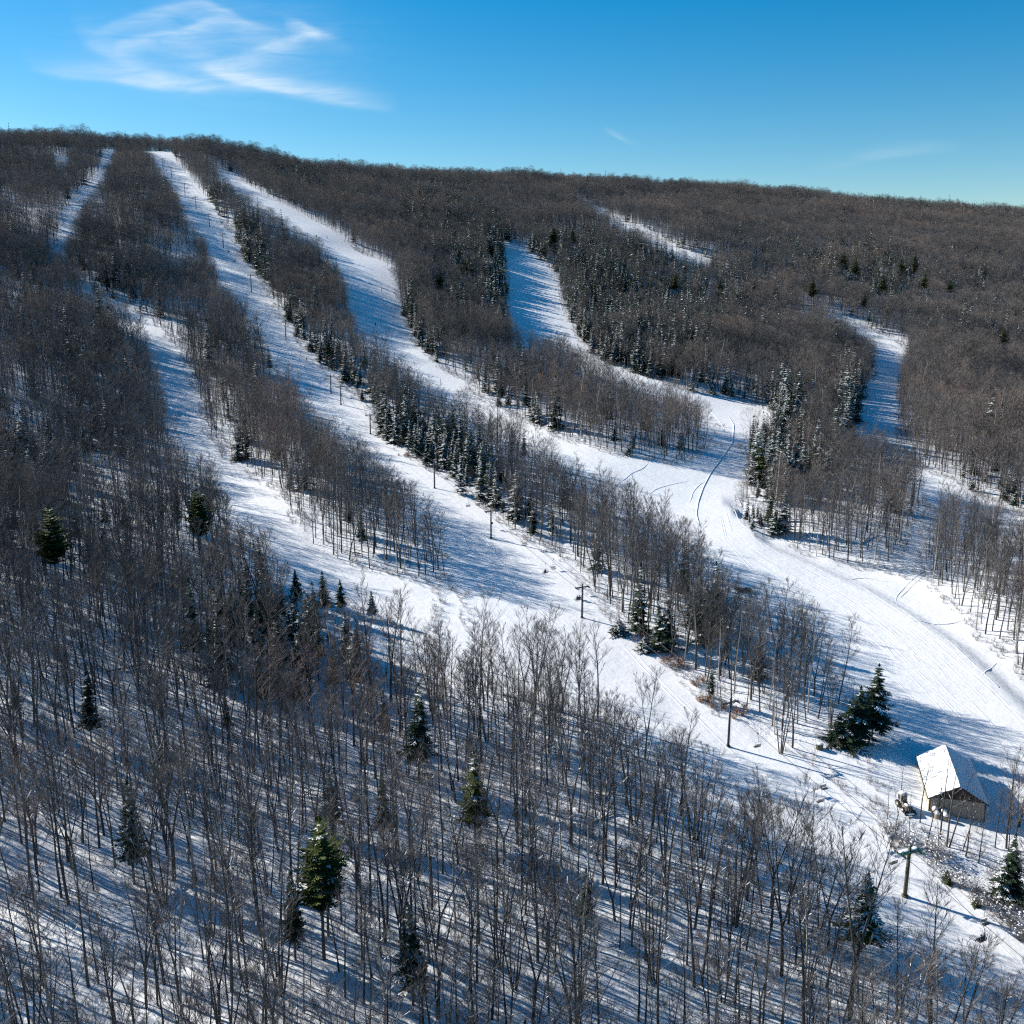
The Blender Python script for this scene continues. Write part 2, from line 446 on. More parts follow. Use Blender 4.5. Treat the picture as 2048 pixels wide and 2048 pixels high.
def plain(name, col, rough=0.6, metal=0.0, spec=0.3, noise=0.25, scale=4.0):
    def f(g):
        tc = g.n('ShaderNodeTexCoord').outputs['Object']
        n = g.n('ShaderNodeTexNoise', {'Vector': tc, 'Scale': scale, 'Detail': 5.0})
        lo = tuple(c * (1 - noise) for c in col)
        hi = tuple(min(1, c * (1 + noise)) for c in col)
        principled(g, ramp(g, n.outputs[0], [(0.3, lo), (0.7, hi)]), rough, spec, metal)
    return mat(name, f)


plain('tower_steel', (0.045, 0.05, 0.052), 0.6)
plain('green_steel', (0.02, 0.085, 0.05), 0.5)
plain('olive_steel', (0.10, 0.095, 0.06), 0.6)
plain('cable_steel', (0.10, 0.10, 0.11), 0.5, 0.3)
plain('chair_metal', (0.30, 0.31, 0.32), 0.5, 0.4)
plain('chair_seat', (0.10, 0.095, 0.085), 0.7)
plain('cream_siding', (0.62, 0.56, 0.42), 0.7, noise=.1)
plain('gable_siding', (0.34, 0.30, 0.25), 0.8, noise=.15)
plain('dark_wood', (0.065, 0.048, 0.040), 0.8)
plain('dark_trim', (0.03, 0.03, 0.03), 0.6)
plain('rubber', (0.02, 0.02, 0.02), 0.8)
plain('machine_paint', (0.20, 0.17, 0.13), 0.5)
plain('machine_white', (0.62, 0.60, 0.56), 0.5)
plain('glass_dark', (0.02, 0.025, 0.03), 0.1, spec=.6)
plain('barrel_tan', (0.38, 0.30, 0.19), 0.7)
plain('grey_metal', (0.25, 0.25, 0.24), 0.6, .3)
plain('rock', (0.09, 0.08, 0.075), 0.9, noise=.4)
plain('cloth_dark', (0.03, 0.035, 0.05), 0.9)
plain('cloth_blue', (0.03, 0.06, 0.16), 0.9)
plain('cloth_red', (0.30, 0.03, 0.03), 0.9)
plain('skin', (0.45, 0.28, 0.2), 0.7)
plain('helmet', (0.04, 0.04, 0.04), 0.4)


# ------------------------------------------------------------------ object helpers
def props(o, label=None, cat=None, group=None, kind=None):
    if label:
        o['label'] = label
    if cat:
        o['category'] = cat
    if group:
        o['group'] = group
    if kind:
        o['kind'] = kind
    return o


def empty(name, loc, label, cat, group=None, rz=0.0, scale=1.0):
    o = bpy.data.objects.new(name, None)
    o.empty_display_size = 0.5
    o.location = loc
    o.rotation_euler = (0, 0, rz)
    o.scale = (scale,) * 3
    C.objects.link(o)
    return props(o, label, cat, group)


def link(name, mesh, parent=None):
    o = bpy.data.objects.new(name, mesh)
    C.objects.link(o)
    o.parent = parent
    return o


class MB:
    """collects boxes, tubes and faces and makes ONE mesh"""
    def __init__(s):
        s.v, s.f, s.m, s.n = [], [], [], 0

    def add(s, verts, faces, mi=0):
        verts = np.asarray(verts, float).reshape(-1, 3)
        s.v.append(verts)
        for f in faces:
            s.f.append(tuple(int(i) + s.n for i in f))
            s.m.append(mi)
        s.n += len(verts)

    def box(s, c, size, mi=0, rot=None, taper=1.0):
        x, y, z = (q / 2 for q in size)
        v = np.array([(-x, -y, -z), (x, -y, -z), (x, y, -z), (-x, y, -z), (-x * taper, -y * taper, z), (x * taper, -y * taper, z), (x * taper, y * taper, z), (-x * taper, y * taper, z)])
        if rot is not None:
            v = v @ np.array(rot.to_3x3()).T
        s.add(v + np.array(c), [(0, 3, 2, 1), (4, 5, 6, 7), (0, 1, 5, 4), (1, 2, 6, 5), (2, 3, 7, 6), (3, 0, 4, 7)], mi)

    def tube(s, p0, p1, r0, r1=None, n=8, mi=0, cap=True):
        r1 = r0 if r1 is None else r1
        p0, p1 = np.array(p0, float), np.array(p1, float)
        d = p1 - p0
        d /= np.linalg.norm(d) + 1e-9
        a = np.cross(d, (0, 0, 1.0)) if abs(d[2]) < .9 else np.cross(d, (1.0, 0, 0))
        a /= np.linalg.norm(a)
        b = np.cross(d, a)
        th = np.arange(n) * 2 * np.pi / n
        ring = np.outer(np.cos(th), a) + np.outer(np.sin(th), b)
        v = np.vstack([p0 + ring * r0, p1 + ring * r1])
        fs = [(i, (i + 1) % n, n + (i + 1) % n, n + i) for i in range(n)]
        if cap:
            fs += [tuple(range(n))[::-1], tuple(range(n, 2 * n))]
        s.add(v, fs, mi)

    def path(s, pts, rad, n=6, mi=0):
        for i in range(len(pts) - 1):
            r0 = rad[i] if hasattr(rad, '__len__') else rad
            r1 = rad[i + 1] if hasattr(rad, '__len__') else rad
            s.tube(pts[i], pts[i + 1], r0, r1, n, mi)

    def blob(s, c, rx, ry, rz, mi=0, seed=0, rough=0.15, nu=10, nv=6, flat=None):
        r = random.Random(seed)
        vs, fs = [], []
        for j in range(nv + 1):
            ph = math.pi * j / nv
            for i in range(nu):
                th = 2 * math.pi * i / nu
                q = 1 + rough * (r.random() - .5) * 2
                z = math.cos(ph) * rz * q
                if flat is not None:
                    z = max(z, flat)
                vs.append((c[0] + rx * q * math.sin(ph) * math.cos(th), c[1] + ry * q * math.sin(ph) * math.sin(th), c[2] + z))
        for j in range(nv):
            for i in range(nu):
                fs.append((j * nu + i, (j + 1) * nu + i, (j + 1) * nu + (i + 1) % nu, j * nu + (i + 1) % nu))
        s.add(vs, fs, mi)

    def mesh(s, name, mats, smooth=False):
        me = bpy.data.meshes.new(name)
        v = np.vstack(s.v) if s.v else np.zeros((0, 3))
        me.from_pydata(v.tolist(), [], s.f)
        for m in mats:
            me.materials.append(MAT[m])
        if len(mats) > 1:
            me.polygons.foreach_set('material_index', s.m)
        if smooth:
            me.polygons.foreach_set('use_smooth', [True] * len(s.f))
        me.update()
        return me


def quad_mesh(name, verts, quads, mats, mi=None, smooth=False):
    """fast mesh from numpy arrays; faces all have the same number of corners"""
    me = bpy.data.meshes.new(name)
    nf, c = quads.shape
    me.vertices.add(len(verts))
    me.vertices.foreach_set('co', verts.astype(np.float32).ravel())
    me.loops.add(nf * c)
    me.loops.foreach_set('vertex_index', quads.astype(np.int32).ravel())
    me.polygons.add(nf)
    me.polygons.foreach_set('loop_start', np.arange(0, nf * c, c, dtype=np.int32))
    me.polygons.foreach_set('loop_total', np.full(nf, c, dtype=np.int32))
    for m in mats:
        me.materials.append(MAT[m])
    if mi is not None:
        me.polygons.foreach_set('material_index', mi.astype(np.int32))
    me.polygons.foreach_set('use_smooth', np.full(nf, smooth))
    me.update(calc_edges=True)
    me.validate()
    return me


# ------------------------------------------------------------------ ground and runs
def lattice(ix, iy, seed):
    h = (ix * 374761393 + iy * 668265263 + seed * 1442695041) & 0xffffffff
    h = ((h ^ (h >> 13)) * 1274126177) & 0xffffffff
    return ((h ^ (h >> 16)) & 0xffff) / 65535.0


def vnoise(x, y, scale, seed=0):
    x, y = x / scale, y / scale
    ix, iy = np.floor(x).astype(np.int64), np.floor(y).astype(np.int64)
    fx, fy = x - ix, y - iy
    fx, fy = fx * fx * (3 - 2 * fx), fy * fy * (3 - 2 * fy)
    a, b = lattice(ix, iy, seed), lattice(ix + 1, iy, seed)
    c, d = lattice(ix, iy + 1, seed), lattice(ix + 1, iy + 1, seed)
    return (a * (1 - fx) + b * fx) * (1 - fy) + (c * (1 - fx) + d * fx) * fy


def build_ground():
    rows, cols = 620, 560
    q = np.linspace(0, 1, rows)
    ys = -120 + 2600 * (0.32 * q + 0.68 * q ** 2.6)
    ks = np.linspace(-0.78, 0.78, cols)
    Y = np.repeat(ys[:, None], cols, 1)
    X = ks[None, :] * (Y + 330)
    Z = terrain(X, Y)
    inr = np.zeros(X.shape, bool)
    cell = np.zeros(X.shape, int)
    names = list(POLY)
    for i, nme in enumerate(names):
        m = inside(POLY[nme], X.ravel(), Y.ravel()).reshape(X.shape)
        cell[m & (cell == 0)] = i + 1
    inr = cell > 0
    lumps = (vnoise(X, Y, 6.0, 3) - .5) * .7 + (vnoise(X, Y, 2.3, 5) - .5) * .35
    near = np.clip((500 - Y) / 300, 0.15, 1)
    Z = Z + np.where(inr, 0.12, 1.0) * lumps * near
    V = np.stack([X, Y, Z], -1).reshape(-1, 3)
    i = np.arange(rows * cols).reshape(rows, cols)
    Q = np.stack([i[:-1, :-1], i[:-1, 1:], i[1:, 1:], i[1:, :-1]], -1).reshape(-1, 4)
    cc = cell[:-1, :-1].ravel()
    for idx in range(len(names) + 1):
        sel = Q[cc == idx]
        if not len(sel):
            continue
        used, inv = np.unique(sel, return_inverse=True)
        nm = 'snowy_ground' if idx == 0 else names[idx - 1]
        me = quad_mesh(nm, V[used], inv.reshape(sel.shape), ['forest_snow' if idx == 0 else 'run_snow'], smooth=True)
        o = link(nm, me)
        o['kind'] = 'structure'


build_ground()


# thin ski and machine tracks: little ridges of pushed-up snow lying on the runs
def ridge(name, pix, w, h, closed=False):
    pts = [at_px(*p) for p in pix]
    P = []
    for a, b in zip(pts[:-1], pts[1:]):
        n = max(2, int(np.linalg.norm(b - a) / 1.2))
        for i in range(n):
            P.append(a[:2] + (b[:2] - a[:2]) * i / n)
    P.append(pts[-1][:2])
    P = np.array(P)
    if len(P) > 6:
        for _ in range(6):
            P[1:-1] = (P[:-2] + P[1:-1] * 2 + P[2:]) / 4
    T = np.gradient(P, axis=0)
    T /= np.linalg.norm(T, axis=1)[:, None] + 1e-9
    N = np.stack([-T[:, 1], T[:, 0]], 1)
    taper = np.minimum(1, np.minimum(np.arange(len(P)), np.arange(len(P))[::-1]) / 4 + .1)
    prof = [(-1, -.06), (-.45, .8), (-.1, 1), (.3, .55), (1, -.06)]
    V = []
    for o, hh in prof:
        q = P + N * (o * w / 2)
        z = terrain(q[:, 0], q[:, 1]) + hh * h * taper + .02
        V.append(np.column_stack([q, z]))
    V = np.stack(V, 1)
    n, c = V.shape[:2]
    i = np.arange(n * c).reshape(n, c)
    Q = np.stack([i[:-1, :-1], i[:-1, 1:], i[1:, 1:], i[1:, :-1]], -1).reshape(-1, 4)
    o = link(name, quad_mesh(name, V.reshape(-1, 3), Q, ['run_snow'], smooth=True))
    o['kind'] = 'structure'


TRACKS = [
    ([(1457, 833), (1468, 850), (1466, 885), (1446, 915), (1421, 948), (1407, 975), (1397, 1003), (1393, 1030), (1400, 1052)], .9, .5),
    ([(1410, 815), (1432, 833), (1449, 857)], .7, .28), ([(1530, 812), (1541, 830), (1540, 850), (1532, 870)], .8, .3),
    ([(1297, 925), (1288, 937), (1262, 947), (1247, 962), (1236, 966)], .5, .25), ([(1298, 990), (1310, 978), (1340, 970), (1375, 962)], .4, .18),
    ([(1415, 962), (1400, 968), (1385, 985), (1383, 998), (1378, 1005)], .6, .25), ([(1300, 1004), (1330, 1008), (1360, 1008)], .4, .15),
    ([(1681, 1157), (1725, 1153), (1750, 1158), (1775, 1167), (1800, 1160)], .5, .2),
    ([(1845, 1143), (1818, 1165), (1800, 1185), (1790, 1195), (1797, 1213)], .6, .25), ([(1850, 1148), (1826, 1170), (1806, 1190), (1795, 1200)], .6, .25),
    ([(1828, 1242), (1865, 1248), (1900, 1250), (1925, 1240)], .5, .25), ([(1965, 1350), (1978, 1338), (1992, 1326)], .5, .25),
    ([(1478, 1080), (1560, 1130), (1640, 1165), (1720, 1215), (1800, 1280), (1870, 1360)], .7, .13), ([(1500, 1105), (1600, 1160), (1690, 1215), (1760, 1275), (1800, 1330)], .6, .12),
    ([(1620, 1150), (1700, 1195), (1780, 1255), (1850, 1330), (1900, 1390), (1960, 1440)], .6, .14), ([(1700, 1250), (1760, 1290), (1800, 1325)], .5, .15),
    ([(1780, 1258), (1800, 1290), (1830, 1310), (1880, 1335), (1900, 1370)], .5, .13),
    ([(1560, 1100), (1650, 1145), (1740, 1192), (1830, 1250), (1910, 1320), (1990, 1390), (2060, 1470)], .8, .12),
    ([(960, 1065), (985, 1100), (1020, 1150), (1055, 1190), (1085, 1225), (1130, 1270)], .45, .2), ([(945, 1090), (990, 1130), (1040, 1185), (1075, 1215)], .4, .16),
    ([(565, 690), (558, 705), (552, 720), (560, 735)], .5, .25), ([(577, 690), (582, 705), (584, 716)], .5, .25), ([(600, 705), (598, 722), (603, 735)], .5, .25),
    ([(612, 722), (607, 735), (612, 745), (615, 762)], .5, .25), ([(625, 780), (632, 800), (643, 812), (652, 825)], .6, .25), ([(545, 620), (535, 640), (530, 655)], .5, .25),
    ([(345, 760), (352, 790), (360, 830), (366, 860)], .5, .25), ([(760, 655), (766, 670), (770, 685), (775, 720)], .5, .25), ([(1064, 545), (1072, 590), (1085, 650), (1098, 668)], .5, .25),
    ([(1116, 575), (1118, 600), (1128, 632)], .6, .25), ([(1733, 810), (1734, 830), (1729, 850)], .6, .25),
    ([(1640, 1560), (1690, 1600), (1720, 1650), (1740, 1672)], .4, .12), ([(1560, 1530), (1620, 1580), (1680, 1640)], .4, .12), ([(1530, 1520), (1590, 1565), (1650, 1620), (1700, 1670)], .4, .1),
    ([(1870, 1750), (1940, 1830), (2000, 1890), (2060, 1950)], .6, .10), ([(1265, 1300), (1330, 1370), (1400, 1440), (1480, 1520)], .6, .14), ([(1245, 1290), (1290, 1340), (1370, 1420)], .5, .12),
]
_rt = random.Random(4)
_mid = [(1455, 1010), (1470, 1055), (1530, 1110), (1610, 1155), (1700, 1205), (1790, 1270), (1870, 1345), (1950, 1430), (2030, 1520)]
for k_ in range(16):            # groomer passes following the bend of the wide run
    o_ = (k_ - 7) * 7.5 + _rt.uniform(-3, 3)
    i0_, i1_ = _rt.randrange(0, 4), _rt.randrange(6, 10)
    TRACKS.append(([(x_ + o_ * .55 * (.5 + q_ * .16), y_ - o_ * .8 * (.5 + q_ * .12)) for q_, (x_, y_) in list(enumerate(_mid))[i0_:i1_]], .5, .09))
for k_ in range(16):            # wandering ski lines down the lift line and the middle run
    j_ = _rt.randrange(6, 30)
    a_ = M_right[j_]
    x_, y_ = a_[0] - _rt.uniform(25, 75), a_[1] + _rt.uniform(0, 30)
    ln_ = [(x_, y_)]
    for q_ in range(_rt.randrange(4, 9)):
        x_ += 9 + 7 * math.sin(q_ * 1.7 + k_) + _rt.uniform(-3, 3)
        y_ += 13 + _rt.uniform(-3, 4)
        ln_.append((x_, y_))
    TRACKS.append((ln_, .6, .16))
for k_ in range(8):
    j_ = _rt.randrange(5, 20)
    a_ = B_right[j_]
    x_, y_ = a_[0] - _rt.uniform(20, 60), a_[1] + _rt.uniform(5, 30)
    TRACKS.append(([(x_ + q_ * 6 + 5 * math.sin(q_ * 1.9 + k_), y_ + q_ * 13) for q_ in range(7)], .6, .22))
for i_, (pix, w_, h_) in enumerate(TRACKS):
    ridge('ski_track', pix, w_ * .6, h_ * .38)


# ------------------------------------------------------------------ tree geometry
def tubes_np(segs, n):
    """segs (k,8): p0 r0 p1 r1 -> verts, quads"""
    S = np.asarray(segs, float)
    p0, r0, p1, r1 = S[:, 0:3], S[:, 3:4], S[:, 4:7], S[:, 7:8]
    d = p1 - p0
    d /= np.linalg.norm(d, axis=1)[:, None] + 1e-9
    ref = np.where(np.abs(d[:, 2:3]) < .85, np.array([[0, 0, 1.0]]), np.array([[1.0, 0, 0]]))
    a = np.cross(d, ref)
    a /= np.linalg.norm(a, axis=1)[:, None] + 1e-9
    b = np.cross(d, a)
    th = np.arange(n) * 2 * np.pi / n
    ring = np.cos(th)[None, :, None] * a[:, None, :] + np.sin(th)[None, :, None] * b[:, None, :]
    V = np.concatenate([p0[:, None] + ring * r0[:, None], p1[:, None] + ring * r1[:, None]], 1)   # k,2n,3
    k = len(S)
    base = (np.arange(k) * 2 * n)[:, None, None]
    i = np.arange(n)
    q = np.stack([i, (i + 1) % n, n + (i + 1) % n, n + i], -1)[None]
    return V.reshape(-1, 3), (base + q).reshape(-1, 4)


def vec(th, el):
    return np.array([math.cos(th) * math.cos(el), math.sin(th) * math.cos(el), math.sin(el)])


def grow(r, p, d, L, r0, r1, nseg, wob, up):
    pts = [p.copy()]
    d = d / np.linalg.norm(d)
    for i in range(nseg):
        d = d + np.array([r.uniform(-wob, wob), r.uniform(-wob, wob), r.uniform(-wob * .5, wob * .5) + up])
        d /= np.linalg.norm(d)
        p = p + d * (L / nseg)
        pts.append(p.copy())
    rad = [r0 + (r1 - r0) * i / nseg for i in range(nseg + 1)]
    return pts, rad


def seglist(pts, rad):
    return [np.concatenate([pts[i], [rad[i]], pts[i + 1], [rad[i + 1]]]) for i in range(len(pts) - 1)]


def bare_tree(seed, H=17.0, lod=0, style='slender', airy=False):
    """returns (trunk segs, branch segs, snow segs)"""
    r = random.Random(seed)
    trunk, br, snow = [], [], []
    base_r = H * .0098 * r.uniform(.85, 1.2)
    stems = []
    if style == 'forked':
        fh = H * r.uniform(.18, .35)
        pts, rad = grow(r, np.array([0., 0, -.3]), np.array([0, 0, 1.]), fh, base_r * 1.15, base_r * .95, 3, .03, 0)
        trunk += seglist(pts, rad)
        a0 = r.uniform(0, 6.28)
        for k in range(r.choice([2, 2, 3])):
            stems.append((pts[-1], vec(a0 + k * 2.4 + r.uniform(-.3, .3), R(r.uniform(72, 80))), H - fh, base_r * .72))
    elif style == 'clump':
        a0 = r.uniform(0, 6.28)
        for k in range(r.choice([3, 4])):
            stems.append((np.array([.25 * math.cos(a0 + k * 1.7), .25 * math.sin(a0 + k * 1.7), -.3]), vec(a0 + k * 1.7, R(r.uniform(78, 86))), H * r.uniform(.8, 1), base_r * .62))
    else:
        stems.append((np.array([0., 0, -.3]), vec(r.uniform(0, 6.28), R(r.uniform(86.5, 89.5))), H, base_r))
    nl = {0: 18, 1: 13, 2: 8}[lod]
    ns = {0: 6, 1: 5, 2: 4}[lod]
    nt = {0: 6, 1: 4, 2: 3}[lod]
    tw = {0: .0095, 1: .015, 2: .034}[lod]
    cr0 = {'slender': .44, 'forked': .38, 'clump': .38, 'broad': .32}[style]
    wide = {'slender': 1.0, 'forked': 1.0, 'clump': .8, 'broad': 1.55}[style]
    if airy:
        nl, ns, nt = 9, 4, 3
    if len(stems) > 1:
        nl = int(nl * 1.5 / len(stems)) + 2
    for (p, d, L, rr) in stems:
        nseg = 9 if lod == 0 else (5 if lod == 1 else 3)
        pts, rad = grow(r, p, d, L, rr, rr * .14, nseg, .045, .02)
        trunk += seglist(pts, rad)
        P = np.array(pts)
        ga = r.uniform(0, 6.28)
        for k in range(nl):
            f = cr0 + (0.97 - cr0) * (k + r.uniform(0, .8)) / nl
            if k == 0 and r.random() < .5:
                f = cr0 * r.uniform(.45, .9)
            x = f * nseg
            i = min(int(x), nseg - 1)
            q = P[i] + (P[i + 1] - P[i]) * (x - i)
            ga += 2.4 + r.uniform(-.5, .5)
            el = R(r.uniform(18, 42) + 20 * f)
            LL = H * (.30 * wide) * (1.12 - f) ** .55 * r.uniform(.6, 1.05)
            rl = rr * (1 - .84 * f) * .52
            lp, lr = grow(r, q, vec(ga, el), LL, max(rl, tw * 1.6), tw * 1.4, 4 if lod == 0 else 2, .13, .10)
            br += seglist(lp, lr)
            if lod == 0 and r.random() < .30:
                j = r.randrange(len(lp) - 1)
                up = np.array([0, 0, lr[j] * .9])
                snow.append(np.concatenate([lp[j] + up, [lr[j] * .8 + .02], lp[j + 1] + up, [lr[j + 1] * .8 + .015]]))
            LP = np.array(lp)
            for m in range(ns):
                g = r.uniform(.22, 1.0)
                x = g * (len(lp) - 1)
                i2 = min(int(x), len(lp) - 2)
                q2 = LP[i2] + (LP[i2 + 1] - LP[i2]) * (x - i2)
                dd = (LP[i2 + 1] - LP[i2])
                dd /= np.linalg.norm(dd)
                d2 = dd + np.array([r.uniform(-.8, .8), r.uniform(-.8, .8), r.uniform(-.1, .6)])
                L2 = LL * .46 * (1.25 - g * .6) * r.uniform(.6, 1.2)
                sp, sr = grow(r, q2, d2, L2, tw * 1.8, tw * .9, 2 if lod < 2 else 1, .16, .08)
                br += seglist(sp, sr)
                for t in range(nt):
                    q3 = sp[0] + (sp[-1] - sp[0]) * r.uniform(.25, 1)
                    d3 = (sp[-1] - sp[0]) / (L2 + 1e-6) + np.array([r.uniform(-.8, .8), r.uniform(-.8, .8), r.uniform(-.15, .6)])
                    d3 /= np.linalg.norm(d3)
                    e3 = q3 + d3 * L2 * r.uniform(.4, .8)
                    br.append(np.concatenate([q3, [tw], e3, [tw * .45]]))
    return trunk, br, snow


def fuzz_tree(seed, H, n, tw, wide=1.0, low=.2):
    """bare tree for the distance: trunk, a few limbs and many fine shoots filling a rounded crown"""
    r = random.Random(seed)
    pts, rad = grow(r, np.array([0., 0, -.3]), np.array([0, 0, 1.]), H * .93, H * .0095, .03, 3, .04, 0)
    trunk = seglist(pts, rad)
    P = np.array(pts)
    br = []
    cr = H * .19 * wide
    for k in range(n):
        f = low + (1 - low) * r.random() ** .62
        env = cr * math.sin(math.pi * min(1, max(0, (f - low) / (1.02 - low))) ** 1.45) ** .6 + .15
        th = r.uniform(0, 6.28)
        q = env * r.random() ** .5
        x = min(f, .92) / .93 * 3
        i = min(int(x), 2)
        c = P[i] + (P[i + 1] - P[i]) * (x - i)
        p = np.array([c[0] + q * math.cos(th), c[1] + q * math.sin(th), H * f])
        d = np.array([math.cos(th), math.sin(th), 0]) * (.35 + .8 * q / (cr + .1)) + np.array([r.uniform(-.5, .5), r.uniform(-.5, .5), r.uniform(.2, 1.1)])
        d /= np.linalg.norm(d)
        L = H * r.uniform(.05, .11)
        br.append(np.concatenate([p - d * L * .5, [tw * 1.1], p + d * L * .5, [tw * .5]]))
    for k in range(9):
        f = low + (.85 - low) * k / 9
        i = min(int(f * 3), 2)
        c = P[i] + (P[i + 1] - P[i]) * (f * 3 - i)
        d = vec(k * 2.4, R(r.uniform(30, 60)))
        br.append(np.concatenate([c, [tw * 2.2], c + d * cr * 1.2, [tw]]))
    return trunk, br


def joined_fuzz(name, seed, H, n, tw, wide, low):
    t, b = fuzz_tree(seed, H, n, tw, wide, low)
    V1, Q1 = tubes_np(t, 4)
    V2, Q2 = tubes_np(b, 3)
    V, Q = np.vstack([V1, V2]), np.vstack([Q1, Q2 + len(V1)])
    mi = np.concatenate([np.zeros(len(Q1)), np.ones(len(Q2))])
    return quad_mesh(name, V, Q, ['bark', 'twigs'], mi)


def crown_mesh(b, s_):
    V, Q = tubes_np(b, 3)
    mi = np.zeros(len(Q))
    if len(s_):
        V2, Q2 = tubes_np(s_, 4)
        V, Q, mi = np.vstack([V, V2]), np.vstack([Q, Q2 + len(V)]), np.concatenate([mi, np.ones(len(Q2))])
    return quad_mesh('crown', V, Q, ['twigs', 'cap_snow'], mi)


def seg_mesh(name, segs, n, m, smooth=False):
    V, Q = tubes_np(segs, n)
    return quad_mesh(name, V, Q, [m], smooth=smooth)


def joined_bare(name, seed, H, lod, style, bark='bark'):
    t, b, s = bare_tree(seed, H, lod, style)
    V1, Q1 = tubes_np(t, 5 if lod == 0 else 4)
    V2, Q2 = tubes_np(b, 3)
    V, Q = np.vstack([V1, V2]), np.vstack([Q1, Q2 + len(V1)])
    mi = np.concatenate([np.zeros(len(Q1)), np.ones(len(Q2))])
    return quad_mesh(name, V, Q, [bark, 'twigs'], mi)


def conifer(seed, H=14.0, rad=2.3, style='spruce', lod=0, snow=.6):
    """spruce / pine: returns trunk segs, needle tris, snow tris"""
    r = random.Random(seed)
    trunk = []
    pts, rr = grow(r, np.array([0., 0, -.3]), np.array([0, 0, 1.]), H * .985, H * .0125, .02, 6 if lod == 0 else 3, .012, 0)
    trunk += seglist(pts, rr)
    N, S = [], []
    P = np.array(pts)

    def at(f):
        x = f * (len(P) - 1)
        i = min(int(x), len(P) - 2)
        return P[i] + (P[i + 1] - P[i]) * (x - i)
    start = {'spruce': .10, 'tall': .30, 'pine': .40}[style]
    nwh = {0: 23, 1: 17, 2: 8}[lod]
    if style == 'pine':
        nwh = int(nwh * .95)
    for w in range(nwh):
        f = start + (0.985 - start) * (w + r.uniform(-.2, .2)) / (nwh - 1)
        f = min(max(f, start * .9), .99)
        c = at(f)
        g = (f - start) / (1 - start)
        if style == 'pine':
            env = rad * (1.04 - g) ** .62 * r.uniform(.62, 1.12)
            if g < .2:
                env *= .6 + 2 * g
        else:
            env = rad * (1.03 - g) ** .85 * r.uniform(.66, 1.18) + .12
        nb = {0: 8, 1: 7, 2: 5}[lod] + (3 if style == 'pine' else 0)
        a0 = r.uniform(0, 6.28)
        for b in range(nb):
            th = a0 + b * 2 * math.pi / nb + r.uniform(-.25, .25)
            L = env * r.uniform(.55, 1.2)
            if style != 'pine' and r.random() < .06:
                continue
            if style == 'pine' and r.random() < .16:
                continue
            dv = np.array([math.cos(th), math.sin(th), 0])
            side = np.array([-dv[1], dv[0], 0])
            droop = r.uniform(.28, .5) if style != 'pine' else r.uniform(-.12, .12)
            lift = .16 if style != 'pine' else .22
            nsp = {0: 6, 1: 3, 2: 2}[lod]
            wd = L * {0: .34, 1: .42, 2: .55}[lod] + .1
            hassnow = r.random() < snow
            for k in range(nsp):
                t0, t1 = (k + .0) / nsp, (k + 1.35) / nsp
                def bp(t):
                    return c + dv * L * t + np.array([0, 0, -droop * L * t + lift * L * t * t])
                wk = wd * (1.15 - .75 * abs((t0 + .3) - .45)) * (1 - .5 * t0)
                p0, p1 = bp(t0), bp(min(t1, 1.08))
                if lod == 0:
                    # a fan of three narrow needle sprays, each a thin wedge with drooping sides
                    for sgn in (-1, 0, 1):
                        tip = p0 + (p1 - p0) * r.uniform(.9, 1.5) + side * sgn * wk * r.uniform(.75, 1.25) + np.array([0, 0, r.uniform(-.2, .08) * wk])
                        e = (tip - p0)
                        e /= np.linalg.norm(e)
                        pr = np.cross(e, (0, 0, 1.0))
                        pr /= np.linalg.norm(pr) + 1e-9
                        mid = p0 + (tip - p0) * .5
                        hw = wk * r.uniform(.22, .34)
                        dz = np.array([0, 0, -.16 * wk])
                        N += [(p0, mid + pr * hw + dz, tip), (p0, tip, mid - pr * hw + dz), (p0, mid - pr * hw + dz, mid + pr * hw + dz)]
                        if hassnow and r.random() < .75 and (style != 'pine' or r.random() < .4):
                            u = np.array([0, 0, .07])
                            S += [(p0 + u, mid + pr * hw * .75 + u + dz * .5, tip + u * .3 - e * .15 * wk), (p0 + u, tip + u * .3 - e * .15 * wk, mid - pr * hw * .75 + u + dz * .5)]
                else:
                    hw = wk * .8
                    dz = np.array([0, 0, -.3 * wk])
                    mid = p0 + (p1 - p0) * .45
                    tip = p1 + np.array([0, 0, r.uniform(-.1, .05)])
                    N += [(p0, mid + side * hw + dz, tip), (p0, tip, mid - side * hw + dz)]
                    if hassnow and r.random() < .8:
                        u = np.array([0, 0, .09])
                        S += [(p0 + u, mid + side * hw * .62 + dz * .5 + u, tip * .85 + p0 * .15 + u * .6), (p0 + u, tip * .85 + p0 * .15 + u * .6, mid - side * hw * .62 + dz * .5 + u)]
    top = P[-1]
    for a in range(4):
        d = vec(a * 1.57 + r.uniform(0, .5), R(35)) * (.35 if style != 'pine' else .6)
        N.append((top + np.array([0, 0, .35]), top - np.array([0, 0, .5]), top + d - np.array([0, 0, .45])))
    return trunk, np.array(N), (np.array(S) if S else np.zeros((0, 3, 3)))


def tri_mesh(name, T, m):
    V = T.reshape(-1, 3)
    return quad_mesh(name, V, np.arange(len(V)).reshape(-1, 3), [m])


def joined_conifer(name, *a, needles='spruce_needles', **k):
    t, N, S = conifer(*a, **k)
    Vt, Qt = tubes_np(t, 4)
    Tq = np.vstack([Qt[:, [0, 1, 2]], Qt[:, [0, 2, 3]]])
    V = np.vstack([Vt, N.reshape(-1, 3), S.reshape(-1, 3)])
    n0, n1 = len(Vt), len(Vt) + N.size // 3
    F_ = np.vstack([Tq, np.arange(n0, n1).reshape(-1, 3), np.arange(n1, len(V)).reshape(-1, 3)])
    mi = np.concatenate([np.zeros(len(Tq)), np.ones(len(N)), np.full(len(S), 2)])
    return quad_mesh(name, V, F_, ['bark', needles, 'cap_snow'], mi)


